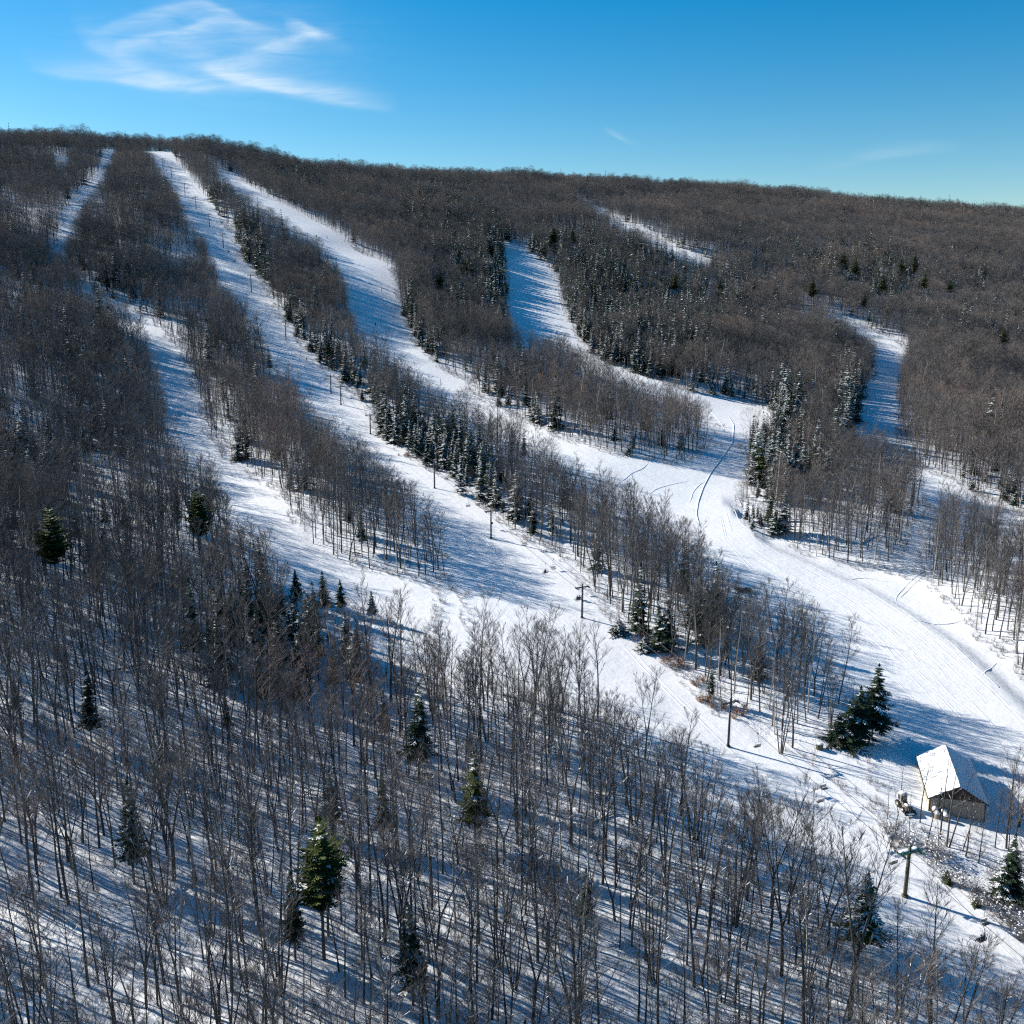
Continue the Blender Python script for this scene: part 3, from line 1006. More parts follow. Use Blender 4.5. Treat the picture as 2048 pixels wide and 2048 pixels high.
def shrub_parts(seed, H=2.2, snow=.6, lod=0):
    r = random.Random(seed)
    br, S = [], []
    for k in range(34 if lod == 0 else 13):
        th = r.uniform(0, 6.28)
        p = np.array([r.uniform(-.3, .3), r.uniform(-.3, .3), -.15])
        pts, rad = grow(r, p, vec(th, R(r.uniform(40, 80))), H * r.uniform(.6, 1.1), .022, .010, 3, .2, .02)
        br += seglist(pts, rad)
        for j in range(6 if lod == 0 else 4):
            q = pts[0] + (pts[-1] - pts[0]) * r.uniform(.35, 1)
            d = vec(r.uniform(0, 6.28), R(r.uniform(5, 70)))
            e = q + d * H * r.uniform(.15, .4)
            br.append(np.concatenate([q, [.012], e, [.006]]))
            if r.random() < snow:
                s_ = r.uniform(.05, .16) * H / 2.2
                S.append((e * .6 + q * .4, s_))
    return br, S


def snow_lumps(S, seed=0, squash=.5):
    """small rounded pads of snow (squashed octahedra)"""
    r = random.Random(seed)
    T = []
    for c, s in S:
        a = r.uniform(0, 3)
        ring = [c + np.array([math.cos(a + i * 1.257) * s * r.uniform(.7, 1.3), math.sin(a + i * 1.257) * s * r.uniform(.7, 1.3), -.08 * s]) for i in range(5)]
        top, bot = c + np.array([0, 0, s * squash]), c - np.array([0, 0, s * .3])
        for i in range(5):
            T += [(ring[i], ring[(i + 1) % 5], top), (ring[(i + 1) % 5], ring[i], bot)]
    return np.array(T) if T else np.zeros((0, 3, 3))


def joined_shrub(name, seed, H, snow, lod=1, leaf=None):
    br, S = shrub_parts(seed, H, snow, lod)
    V, Q = tubes_np(br, 3)
    T1 = np.vstack([Q[:, [0, 1, 2]], Q[:, [0, 2, 3]]])
    T = snow_lumps(S, seed)
    Vall = np.vstack([V, T.reshape(-1, 3)])
    F_ = np.vstack([T1, np.arange(len(V), len(Vall)).reshape(-1, 3)])
    mi = np.concatenate([np.zeros(len(T1)), np.ones(len(T))])
    return quad_mesh(name, Vall, F_, ['twigs' if leaf is None else leaf, 'cap_snow'], mi)


# ------------------------------------------------------------------ where trees stand
def scatter(spacing, y0, y1, wid, seed):
    g = np.random.default_rng(seed)
    ys = np.arange(y0, y1, spacing)
    X, Y = [], []
    for j, y in enumerate(ys):
        hw = wid(y)
        xs = np.arange(-hw, hw, spacing) + (spacing / 2 if j % 2 else 0)
        X.append(xs)
        Y.append(np.full(xs.shape, y))
    X, Y = np.concatenate(X), np.concatenate(Y)
    return X + g.uniform(-.5, .5, X.shape) * spacing * .95, Y + g.uniform(-.5, .5, Y.shape) * spacing * .95


def tree_points():
    parts = [scatter(3.8, 35, 195, lambda y: .60 * y + 45, 1), scatter(3.35, 195, 330, lambda y: .60 * y + 45, 4), scatter(3.35, 330, 620, lambda y: .60 * y + 30, 2), scatter(4.0, 620, 1560, lambda y: .58 * y + 20, 3)]
    x = np.concatenate([p[0] for p in parts])
    y = np.concatenate([p[1] for p in parts])
    s = (x - L0[0]) * LDIR[0] + (y - L0[1]) * LDIR[1]
    keep = (s < 1010) & ~in_any(x, y)
    x, y = x[keep], y[keep]
    ed = edge_dist(x, y)
    gap = vnoise(x, y, 14, 9) * .6 + vnoise(x, y, 5, 10) * .4
    ppx, ppy, _ = project(x, y, terrain(x, y))
    thin = np.where(y < 175, .27, np.where(y < 330, .17, .15)) + .28 * (vnoise(x, y, 55, 12) - .5)
    thin = np.where((ppx < 470) & (ppy > 380) & (ppy < 1050), thin + .15 + .25 * (vnoise(x, y, 17, 14) - .4), thin)
    keep = (ed > .7) & (gap > thin)
    return x[keep], y[keep], ed[keep]


CONE_ZONES = [  # picture ellipses (cx, cy, rx, ry, share of conifers)
    (430, 392, 25, 40, .35), (490, 470, 40, 60, .7), (520, 545, 35, 55, .7), (575, 635, 35, 45, .7), (640, 700, 50, 40, .55), (640, 560, 50, 70, .15), (600, 360, 75, 28, .45),
    (700, 770, 45, 45, .75), (790, 850, 70, 50, .8), (880, 900, 90, 60, .85), (960, 950, 60, 50, .6), (850, 700, 40, 50, .6), (815, 630, 25, 50, .7),
    (930, 560, 100, 90, .55), (880, 440, 130, 50, .42), (995, 545, 40, 110, .95), (1000, 800, 90, 30, .3), (1190, 880, 120, 25, .35), (1040, 740, 60, 30, .15),
    (1140, 500, 100, 60, .6), (1200, 600, 110, 90, .75), (1330, 620, 130, 110, .65), (1330, 520, 120, 50, .5), (1480, 600, 90, 80, .45), (1410, 775, 110, 22, .85), (1240, 700, 80, 40, .6),
    (1560, 840, 45, 70, .9), (1540, 930, 45, 70, .85), (1620, 920, 60, 50, .5), (1520, 1020, 50, 30, .6), (1700, 780, 40, 60, .4), (1690, 860, 30, 50, .5),
    (1520, 500, 90, 40, .25), (1700, 530, 130, 45, .5), (1760, 560, 80, 40, .6), (1900, 600, 160, 90, .28), (2000, 640, 80, 60, .35), (1950, 950, 100, 50, .2), (1720, 650, 60, 40, .3),
    (60, 900, 90, 60, .5), (180, 860, 110, 50, .25), (180, 720, 140, 120, .12), (250, 560, 70, 60, .25), (40, 560, 80, 60, .12), (280, 420, 70, 60, .03),
    (560, 1190, 60, 60, .5), (600, 1170, 110, 45, .8), (640, 1190, 90, 60, .75), (690, 1210, 70, 70, .7), (480, 1230, 60, 80, .45), (560, 1290, 120, 70, .4), (240, 1090, 70, 60, .22), (300, 1180, 60, 50, .15),
    (1240, 1230, 40, 35, .12), (1290, 1270, 40, 25, .1), (1450, 1060, 40, 50, .5), (1440, 1200, 60, 40, .15), 
    (1860, 410, 250, 30, .35), (1050, 360, 400, 25, .12), (860, 385, 60, 20, .3), (1000, 1000, 60, 60, .15), (310, 1400, 60, 50, .06), (1200, 470, 90, 30, .5), (760, 350, 200, 30, .1)]


def species(x, y, z, seed=5):
    g = np.random.default_rng(seed)
    px, py, dp = project(x, y, z + 7)
    p = np.where(py > 1300, .012, .03)
    for cx, cy, rx, ry, q in CONE_ZONES:
        e = ((px - cx) / rx) ** 2 + ((py - cy) / ry) ** 2
        p = np.maximum(p, np.minimum(1, q * 1.1) * np.clip(1.35 - e, 0, 1))
    return g.random(x.shape) < p, px, py, dp


TX, TY, TED = tree_points()
TZ = terrain(TX, TY)
IS_CON, PX, PY, DP = species(TX, TY, TZ)
g_ = np.random.default_rng(11)
TH = g_.normal(1.0, .17, TX.shape).clip(.45, 1.35) * (1 - .20 * np.clip((DP - 330) / 500, 0, 1))
TH *= np.where(TED < 2.5, g_.uniform(.6, 1.0, TX.shape), 1)
TH = np.where(IS_CON & (DP > 380), TH * 1.28, TH)
TH = np.where(IS_CON, TH * g_.uniform(.55, 1.15, TH.shape), TH)
TH = np.where(DP > 380, TH * (.80 + .42 * vnoise(TX, TY, 26, 77)), TH)
TR = g_.uniform(0, 2 * np.pi, TX.shape)

# --- keep the ground clear round the hand-placed things
HERO = [  # px/py of the tree TOP, height, kind, crown radius, label
    (97, 1008, 21, 'pine', 5.4, 'broad bright green pine on the left slope, standing above the bare trees'),
    (393, 974, 19, 'pine', 5.2, 'tall dark green pine just left of where the narrow run bends'),
    (634, 1626, 20, 'pine', 3.9, 'big sunlit green pine alone in the bare wood, lowest of the large pines'),
    (949, 1494, 16, 'tall', 2.8, 'olive spruce with a pointed top in the bare wood right of the big sunlit pine'),
    (834, 1362, 18, 'tall', 3.0, 'slim dark spruce with ragged lower boughs in the wood under the merging runs'),
    (248, 1556, 16, 'tall', 2.6, 'narrow dark spruce in the bare wood left of the big sunlit pine'),
    (168, 1342, 13, 'tall', 2.4, 'small dark leaning spruce near the left edge of the bare wood'),
    (1737, 1742, 12, 'tall', 3.2, 'snow-laden spruce standing in the wood left of the green lift tower'),
    (1757, 1322, 15.5, 'tall', 4.3, 'large ragged spruce at the point of the tree island beside the wide run'),
    (1703, 1400, 9, 'spruce', 3.6, 'bushy dark spruce at the foot of the large ragged spruce by the wide run'),
    (1680, 1425, 6, 'spruce', 3.2, 'low dark fir at the lower tip of the tree island'),
    (1724, 1368, 12, 'tall', 3.2, 'dark spruce pressed between the large ragged spruce and the bushy one'),
    (2034, 1665, 11, 'spruce', 3.0, 'tall dark spruce right of the barn at the photo edge'),
    (2012, 1715, 7, 'spruce', 2.4, 'round snow-flecked spruce below the barn at the photo edge'),
    (1626, 553, 22, 'pine', 5.2, 'wide dark pine on the far slope above the start of the curving run'),
    (1805, 510, 24, 'pine', 4.8, 'tall dark green pine, tallest of the far clump above the curving run'),
    (1833, 505, 24, 'pine', 5.0, 'spreading green pine at the right of the far clump above the curving run'),
    (1730, 585, 16, 'pine', 3.3, 'yellow-green pine just above the bend of the curving run'),
    (1107, 452, 20, 'pine', 4.6, 'olive green pine at the upper right of the shaded run'),
    (1146, 455, 18, 'pine', 4.0, 'dark green pine beside the olive pine above the shaded run'),
    (1688, 500, 20, 'pine', 4.0, 'snow-dusted pine in the far clump left of the two tall pines'),
    (1660, 735, 13, 'pine', 3.0, 'olive green pine in the wood left of the curving run'),
    (1768, 548, 20, 'pine', 5.0, 'dark pine at the left foot of the far clump above the curving run'),
    (1850, 545, 19, 'pine', 4.6, 'dark pine at the right foot of the far clump above the curving run'),
    (1712, 515, 20, 'pine', 5.0, 'broad pine between the snow-dusted pine and the two tall far pines'),
    (1902, 560, 15, 'pine', 4.0, 'lone dark pine on the slope right of the far clump'),
    (2008, 655, 17, 'pine', 4.2, 'dark evergreen on the slope at the right photo edge'),
    (1440, 560, 17, 'pine', 4.6, 'dark pine deep in the conifer belt right of the shaded run'),
    (1350, 545, 18, 'pine', 4.8, 'wide dark pine in the upper conifer belt right of the shaded run'),
    (930, 520, 15, 'pine', 4.6, 'wide dark pine left of the top of the shaded run'),
    (880, 545, 15, 'pine', 4.4, 'dark snow-flecked pine in the stand left of the shaded run'),
    (1576, 772, 19, 'spruce', 3.8, 'tall snowy spruce beside the bend of the wide run'),
    (1524, 860, 19, 'spruce', 3.6, 'large olive spruce at the edge of the wide run just below its bend'),
    (1609, 885, 13, 'spruce', 3.4, 'snow-covered spruce behind the large olive spruce by the bend'),
    (1656, 905, 9, 'spruce', 2.4, 'small white-dusted spruce right of the bend in the wide run'),
    (536, 690, 13, 'tall', 2.4, 'dark spruce at the left edge of the lift line run halfway up'),
    (728, 700, 14, 'pine', 2.4, 'green pine between the lift line run and the middle run'),
    (1048, 855, 13, 'tall', 1.9, 'slim pointed spruce at the left edge of the middle run'),
    (921, 900, 14, 'spruce', 2.3, 'snow-plastered spruce at the right edge of the lift line run'),
    (960, 905, 15, 'spruce', 2.4, 'tall spruce hung with snow above the fourth lift tower'),
    (590, 1137, 9, 'tall', 2.0, 'dark spruce first of the row below the narrow run'),
    (645, 1140, 11, 'tall', 2.3, 'dark spruce in the middle of the row below the narrow run'),
    (679, 1158, 8, 'tall', 1.7, 'dark spruce at the right of the row below the narrow run'),
    (742, 1180, 7, 'tall', 1.5, 'short dark spruce against the snow where the two runs merge'),
    (1238, 1236, 3.8, 'spruce', 2.6, 'bluish snowy bush-like spruce beside the third lift tower'),
    (1290, 1270, 3.6, 'spruce', 2.2, 'white-frosted young spruce below the third lift tower'),
]
HAND = [  # base px/py, top py, style, label : bare trees one can tell apart
    (1840, 1646, 1497, 'forked', 'bare tree with spreading limbs in front of the barn wall corner'),
    (1880, 1678, 1490, 'slender', 'tall straight bare tree crossing the white barn roof'),
    (1893, 1693, 1525, 'slender', 'slim bare tree in front of the barn gable, left of the crossing pair'),
    (1899, 1694, 1515, 'slender', 'bare tree leaning right across the barn gable peak'),
    (1925, 1704, 1590, 'slender', 'thin leaning bare tree in front of the barn gable, upper of the right pair'),
    (1931, 1716, 1585, 'slender', 'thin bare tree below the barn gable, lower of the right pair'),
    (1957, 1728, 1600, 'slender', 'very thin bare sapling right of the pair below the barn gable'),
    (2013, 1666, 1500, 'slender', 'bare tree right of the barn standing in its shadow'),
    (2038, 1652, 1480, 'forked', 'bare forked tree at the right photo edge beyond the barn'),
    (1797, 1631, 1550, 'clump', 'thin leaning bare tree left of the parked tractor'),
    (1775, 1637, 1560, 'clump', 'bare sapling clump on the snow left of the tractor'),
    (1801, 1603, 1524, 'slender', 'fine bare sapling behind the tractor'),
    (1790, 1672, 1572, 'slender', 'fine bare sapling among the brush just above the green tower'),
    (1818, 1664, 1580, 'slender', 'fine bare sapling right above the head of the green tower'),
    (1852, 1698, 1580, 'slender', 'thin bare sapling left of the straight tree that crosses the barn roof'),
    (1872, 1730, 1615, 'slender', 'thin bare sapling in the brush below the barn, right of the green tower'),
    (1990, 1694, 1560, 'slender', 'thin bare sapling off the right corner of the barn'),
    (2022, 1712, 1560, 'slender', 'thin bare sapling before the dark spruce at the right photo edge'),
    (1562, 1507, 1325, 'clump', 'bare clump of mossy trunks at the lower tip of the tree island'),
    (1585, 1497, 1345, 'forked', 'bare forked tree right of the mossy clump by the lift line'),
    (1563, 1952, 1580, 'forked', 'large bare tree forking low, standing forward of the wood by the lift'),
    (1615, 1800, 1625, 'broad', 'bare spreading tree at the wood edge left of the green lift tower'),
    (1000, 1935, 1660, 'clump', 'bare tree clump with fanned trunks near the bottom of the photo'),
    (830, 1855, 1640, 'slender', 'bare tree paired trunks on open snow right of the big sunlit pine'),
    (799, 1855, 1700, 'forked', 'dark-trunked bare tree with snow at its foot right of the big pine'),
    (690, 1992, 1770, 'broad', 'gnarled bare tree with crooked limbs below the big sunlit pine'),
    (962, 1340, 1180, 'broad', 'knotty bare tree rising above the edge of the merging runs'),
    (1160, 1430, 1240, 'slender', 'bare tree whose crown stands against the lift line snow below the third tower'),
    (1195, 1440, 1245, 'slender', 'bare tree with a fine crown just right of its twin below the third tower'),
    (1290, 1520, 1345, 'forked', 'bare tree with a rounded crown against the lift line run'),
    (1700, 2040, 1640, 'forked', 'tall dark bare tree at the bottom below the snow-laden spruce'),
]
hero_pts = []
for px, py, h, kind, rad, lab in HERO:
    hero_pts.append(at_px(px, py, h))
hand_pts = [at_px(bx, by) for bx, by, _, _, _ in HAND]


def clear_round(pts, r):
    global TX, TY, TZ, TED, IS_CON, PX, PY, DP, TH, TR
    k = np.ones(TX.shape, bool)
    for p in pts:
        k &= np.hypot(TX - p[0], TY - p[1]) > r
    TX, TY, TZ, TED, IS_CON, PX, PY, DP, TH, TR = (q[k] for q in (TX, TY, TZ, TED, IS_CON, PX, PY, DP, TH, TR))


clear_round([p for p, h in zip(hero_pts, HERO)], 2.6)
clear_round(hand_pts, 1.8)
_q = np.array([at_px(*p)[:2] for p in [(1735, 1500), (2010, 1500), (2000, 1740), (1980, 1840), (1900, 1790), (1760, 1690)]])
_k = ~inside(_q, TX, TY)
TX, TY, TZ, TED, IS_CON, PX, PY, DP, TH, TR = (q[_k] for q in (TX, TY, TZ, TED, IS_CON, PX, PY, DP, TH, TR))
# keep the view onto the sunlit pines: nothing tall right in front of their crowns
for p, hq in [(a_, b_) for a_, b_ in zip(hero_pts, HERO) if b_[3] != 'spruce' or b_[0] > 1500]:
    v = np.array([p[0], p[1]])
    dist = np.linalg.norm(v)
    e = v / dist
    al = TX * e[0] + TY * e[1]
    ac = np.abs(TX * e[1] - TY * e[0])
    fr = (al < dist) & (al > dist - (20 if dist < 320 else 45)) & (ac < hq[4] * .9)
    TH = np.where(fr, TH * .55, TH)

ENV_H, ENV_R = 16.5, 13.0

# --- variants for the far forest (one scattered mass)
hidden = bpy.data.collections.new("forest_sources")


def src(name, me):
    o = bpy.data.objects.new(name, me)
    hidden_sets[cur].append(o)
    return o


hidden_sets = {}
styles = ['slender', 'slender', 'slender', 'forked', 'broad', 'slender', 'clump', 'slender']


def source_set(name, meshes):
    c = bpy.data.collections.new(name)
    for i, me in enumerate(meshes):
        o = bpy.data.objects.new("%s_%02d" % (name, i), me)
        c.objects.link(o)
    return c


def forest_object(name, coll, x, y, z, sc_, rot, label, cat, tilt=None):
    n = len(x)
    if n == 0:
        return
    me = bpy.data.meshes.new(name)
    me.vertices.add(n)
    me.vertices.foreach_set('co', np.column_stack([x, y, z]).astype(np.float32).ravel())
    a = me.attributes.new('tree_scale', 'FLOAT', 'POINT')
    a.data.foreach_set('value', sc_.astype(np.float32))
    a = me.attributes.new('tree_rot', 'FLOAT_VECTOR', 'POINT')
    gg = np.random.default_rng(n)
    rv = np.column_stack([gg.normal(0, .055, n), gg.normal(0, .055, n), rot]).astype(np.float32)
    a.data.foreach_set('vector', rv.ravel())
    a = me.attributes.new('tree_pick', 'INT', 'POINT')
    a.data.foreach_set('value', gg.integers(0, len(coll.objects), n).astype(np.int32))
    o = link(name, me)
    ng = bpy.data.node_groups.new(name + "_nodes", 'GeometryNodeTree')
    ng.interface.new_socket('Geometry', in_out='INPUT', socket_type='NodeSocketGeometry')
    ng.interface.new_socket('Geometry', in_out='OUTPUT', socket_type='NodeSocketGeometry')
    N = ng.nodes
    gi, go = N.new('NodeGroupInput'), N.new('NodeGroupOutput')
    ci = N.new('GeometryNodeCollectionInfo')
    ci.inputs['Collection'].default_value = coll
    ci.inputs['Separate Children'].default_value = True
    ci.inputs['Reset Children'].default_value = True
    ip = N.new('GeometryNodeInstanceOnPoints')

    def na(nm, tp):
        q = N.new('GeometryNodeInputNamedAttribute')
        q.data_type = tp
        q.inputs['Name'].default_value = nm
        return [s for s in q.outputs if s.enabled][0]
    lk = ng.links.new
    m2p = N.new('GeometryNodeMeshToPoints')
    lk(gi.outputs[0], m2p.inputs['Mesh'])
    lk(m2p.outputs[0], ip.inputs['Points'])
    lk(ci.outputs[0], ip.inputs['Instance'])
    ip.inputs['Pick Instance'].default_value = True
    lk(na('tree_pick', 'INT'), ip.inputs['Instance Index'])
    lk(na('tree_rot', 'FLOAT_VECTOR'), ip.inputs['Rotation'])
    lk(na('tree_scale', 'FLOAT'), ip.inputs['Scale'])
    lk(ip.outputs[0], go.inputs[0])
    md = o.modifiers.new('scatter', 'NODES')
    md.node_group = ng
    return props(o, label, cat, None, 'stuff')


# individual trees: the ones that show largest
infr = (PX > 0) & (PX < 2048) & (PY > 150) & (PY < 2100)
ind_bare = np.where(infr & ~IS_CON)[0]
ind_bare = ind_bare[np.argsort(DP[ind_bare] / TH[ind_bare])][:300 - len(HAND)]
ind_con = np.where(infr & IS_CON)[0]
ind_con = ind_con[np.argsort(DP[ind_con] / TH[ind_con])][:300 - len(HERO)]
single = np.zeros(TX.shape, bool)
single[ind_bare] = True
single[ind_con] = True
print("trees", len(TX), "conifers", int(IS_CON.sum()))

near_c = source_set('near_bare', [joined_bare('near_bare', 100 + i, ENV_H, 0, styles[i % 8], 'pale_bark' if i in (5, 9) else 'bark') for i in range(12)])
mid_c = source_set('mid_bare', [joined_bare('mid_bare', 200 + i, ENV_H, 1, styles[i % 8], 'pale_bark' if i == 7 else 'bark') for i in range(8)] + [joined_fuzz('mid_bare', 250 + i, ENV_H * .95, 340, .016, [1, 1.3][i % 2], [.3, .42][i % 2]) for i in range(4)])
far_c = source_set('far_bare', [joined_fuzz('far_bare', 300 + i, ENV_H, 290, .024, [1.05, 1.3, .95, 1.4][i % 4], [.24, .32, .2, .36][i % 4]) for i in range(8)])
ncon = source_set('near_conifer', [joined_conifer('near_conifer', 400 + i, ENV_R, [2.3, 1.8, 3.0, 2.6, 2.0][i], ['spruce', 'tall', 'spruce'][i % 3], 0, [.6, .2, .4][i % 3]) for i in range(5)])
mcon = source_set('mid_conifer', [joined_conifer('mid_conifer', 500 + i, ENV_R, [1.7, 2.4, 3.0, 2.0, 2.6, 1.5][i], ['spruce', 'tall', 'spruce', 'spruce'][i % 4], 0, [.6, .22, .42, .12][i % 4]) for i in range(6)])
fcon = source_set('far_conifer', [joined_conifer('far_conifer', 600 + i, ENV_R * 1.1, [1.8, 2.5, 3.1, 2.1, 2.7, 1.6][i], ['spruce', 'tall', 'spruce', 'spruce'][i % 4], 1, [.5, .18, .34, .08][i % 4]) for i in range(6)])


def cat(*arrs):
    return np.concatenate(arrs)


b, rest = ~IS_CON, ~single
for nm, coll, lo, hi, lab in (('bare_woodland', near_c, 0, 270, 'mass of bare grey trunks and fine crowns standing in snow across the lower slopes'),
                              ('bare_hillside_woodland', mid_c, 270, 520, 'mass of bare brown-grey trees covering the slopes between the ski runs'),
                              ('bare_hilltop_woodland', far_c, 520, 5000, 'brown bare woodland covering the upper mountain up to the skyline')):
    m = b & rest & (DP >= lo) & (DP < hi)
    forest_object(nm, coll, TX[m], TY[m], TZ[m], TH[m], TR[m], lab, 'trees')
for nm, coll, lo, hi, lab in (('spruce_stand', ncon, 0, 320, 'snowy dark spruces mixed into the nearer bare woods'),
                              ('spruce_hillside_stand', mcon, 320, 560, 'snow-dusted spruces clustered between and beside the ski runs'),
                              ('spruce_hilltop_stand', fcon, 560, 5000, 'small dark pointed conifers scattered over the upper mountain')):
    m = IS_CON & rest & (DP >= lo) & (DP < hi)
    forest_object(nm, coll, TX[m], TY[m], TZ[m], TH[m], TR[m], lab, 'trees')

# --- individual bare trees
BV = []
LOOKS = {'slender': 'slender bare tree', 'forked': 'fork-trunked bare tree', 'broad': 'broad-crowned bare tree', 'clump': 'many-stemmed bare tree'}
for i in range(14):
    st = ['slender', 'slender', 'forked', 'broad', 'slender', 'clump', 'slender', 'forked', 'slender', 'slender', 'broad', 'slender', 'forked', 'slender'][i]
    t, bb, s_ = bare_tree(700 + i, ENV_H, 0, st)
    pale = i in (9,)
    BV.append((st, pale, seg_mesh('trunk', t, 7, 'pale_bark' if pale else 'bark', True), crown_mesh(bb, s_), None))
for i in range(3):
    t, bb, s_ = bare_tree(760 + i, ENV_H, 0, 'slender', True)
    BV.append(('slender', False, seg_mesh('trunk', t, 7, 'bark', True), crown_mesh(bb, s_), None))
print("tris per near tree", len(BV[0][3].polygons) * 2)


def place_bare(v, loc, scale, rz, tilt, label, group, name='bare_tree'):
    st, pale, tm, cm, sm = BV[v]
    e = empty(name, loc, label, 'tree', group, rz, scale)
    e.rotation_euler = (tilt[0], tilt[1], rz)
    link('trunk', tm, e)
    link('crown', cm, e)
    if sm is not None:
        link('snow', sm, e)
    return e


def where_words(px, py):
    """words for the stretch of wood a tree at this photo position belongs to"""
    if py < 1330:
        return 'in the wood below the narrow run' if px < 800 else ('in the island between lift line and wide run' if px < 1750 else 'in the wood right of the wide run')
    if px < 170:
        return 'at the left photo edge, ' + ('level with the small leaning spruce' if py < 1560 else 'below the narrow dark spruce' if py < 1800 else 'in the bottom corner')
    if px < 420:
        return ('around the small leaning spruce' if py < 1500 else 'beside the narrow dark spruce' if py < 1700 else 'below the narrow dark spruce' if py < 1880 else 'at the bottom edge below the narrow dark spruce')
    if px < 760:
        return ('uphill of the big sunlit pine' if py < 1600 else 'beside the big sunlit pine' if py < 1800 else 'below the big sunlit pine' if py < 1930 else 'at the bottom edge under the big sunlit pine')
    if px < 1080:
        return ('around the slim dark spruce' if py < 1480 else 'beside the pointed olive spruce' if py < 1700 else 'below the pointed olive spruce' if py < 1880 else 'at the middle of the bottom edge')
    if px < 1400:
        return ('along the lift line below the third tower' if py < 1530 else 'right of the pointed olive spruce' if py < 1750 else 'below right of the pointed olive spruce' if py < 1900 else 'at the bottom edge right of centre')
    if px < 1750:
        return ('in the tree island by the second lift tower' if py < 1480 else 'at the wood edge opposite the two empty chairs' if py < 1720 else 'left of the snow-laden spruce' if py < 1880 else 'at the bottom below the snow-laden spruce')
    return 'around the barn' if py < 1720 else ('beside the green lift tower' if py < 1850 else 'in the bottom right wood below the lift line')


for n_, i in enumerate(ind_bare):
    v = random.randrange(14)
    st = BV[v][0]
    size = 'tall ' if TH[i] > 1.12 else ('short ' if TH[i] < .86 else '')
    lab = size + ('pale-barked ' if BV[v][1] else '') + LOOKS[st] + ' ' + where_words(PX[i], PY[i])
    place_bare(v, (TX[i], TY[i], TZ[i]), TH[i], TR[i], (random.gauss(0, .04), random.gauss(0, .04)), lab, 'bare trees of the near woods')
sty_v = {'slender': [0, 1, 4, 6, 8], 'forked': [2, 7, 12], 'broad': [3, 10], 'clump': [5]}
for k, (bx, by, ty, st, lab) in enumerate(HAND):
    p = hand_pts[k]
    hh = 4.0
    while hh < 26 and project(p[0], p[1], p[2] + hh)[1] > ty:
        hh += .25
    lean = 0.0
    if 'leaning right' in lab or 'leaning bare' in lab and bx > 1850:
        lean = R(9)
    if 'left of the parked' in lab:
        lean = R(-14)
    if k == 5:
        lean = R(8)
    place_bare(random.choice(sty_v[st]) if bx < 1770 else 14 + k % 3, p, hh / ENV_H, 0 if lean else random.uniform(0, 6.28), (0, lean), lab, 'bare trees of the near woods')

# --- individual conifers
CV = []
for i in range(6):  # six spruces of different build
    sty = ['spruce', 'tall', 'spruce', 'spruce', 'tall', 'spruce'][i]
    t, N_, S_ = conifer(800 + i, ENV_R, [2.6, 1.8, 3.1, 2.3, 2.0, 2.8][i], sty, 0, [.55, .18, .42, .15, .3, .62][i])
    CV.append((sty, seg_mesh('trunk', t, 6, 'bark', True), tri_mesh('crown', N_, 'spruce_needles'), tri_mesh('snow', S_, 'cap_snow'), ['heavily snowed', 'dark slim', 'snow-dusted', 'dark bushy', 'slim snow-dusted', 'white-crusted'][i]))


def place_con(parts, loc, scale, rz, label, group, name='spruce'):
    e = empty(name, loc, label, 'tree', group, rz, scale)
    for nm, me in parts:
        if me is not None:
            link(nm, me, e)
    return e


def con_words(px, py):
    if py < 700:
        return 'on the upper slope left of the shaded run' if px < 1000 else 'in the conifer belt right of the shaded run'
    if px < 420:
        return 'on the left slope ' + ('above the two big pines' if py < 1000 else 'below the two big pines' if py < 1300 else 'in the lower wood')
    if px < 790:
        return ('at the right edge of the lift line run' if py < 900 else 'in the row below the narrow run' if py < 1260 else 'in the lower wood near the big sunlit pine')
    if px < 1080:
        return ('among the trees beside the middle run' if py < 850 else 'in the snowy cluster above the fourth lift tower' if py < 1050 else 'under the merging runs' if py < 1500 else 'in the lower middle wood')
    if px < 1480:
        return ('at the edge of the stand left of the bend' if py < 1000 else 'in the tree island near the third lift tower' if py < 1350 else 'in the wood right of the pointed olive spruce')
    if px < 1750:
        return ('in the clump right of the bend' if py < 960 else 'at the near tip of the clump by the bend' if py < 1150 else 'in the tree island by the second lift tower' if py < 1500 else 'in the bottom right wood')
    return 'on the slope right of the curving run' if py < 1200 else ('beside the barn' if py < 1760 else 'along the lower lift line')


for i in ind_con:
    v = random.choice([1, 1, 4, 3]) if (PY[i] > 1080 and PX[i] < 1150) or PY[i] > 1500 else random.randrange(6)
    cvv = CV[v]
    size = 'tall ' if TH[i] > 1.1 else ('small ' if TH[i] < .85 else '')
    place_con([('trunk', cvv[1]), ('crown', cvv[2]), ('snow', cvv[3])], (TX[i], TY[i], TZ[i]), TH[i], TR[i], size + cvv[4] + ' spruce ' + con_words(PX[i], PY[i]), 'spruces among the woods')
for k, (px, py, h, kind, rad, lab) in enumerate(HERO):
    sn = .08 if kind == 'pine' else (.6 if ('snow' in lab or 'white' in lab or 'frost' in lab) else .14)
    t, N_, S_ = conifer(900 + k, h, rad, kind, 0, sn)
    green = kind == 'pine' or 'green' in lab or 'olive' in lab
    place_con([('trunk', seg_mesh('trunk', t, 7, 'bark', True)), ('crown', tri_mesh('crown', N_, 'pine_needles' if green else 'spruce_needles')), ('snow', tri_mesh('snow', S_, 'cap_snow') if len(S_) else None)],
              hero_pts[k], 1.0, random.uniform(0, 6), lab, 'pines' if kind == 'pine' else 'spruces among the woods', 'pine_tree' if kind == 'pine' else 'spruce')

# ------------------------------------------------------------------ brush along the edges of the runs
sx, sy = scatter(1.9, 60, 700, lambda y: .56 * y + 10, 21)
ed = edge_dist(sx, sy)
inn = in_any(sx, sy)
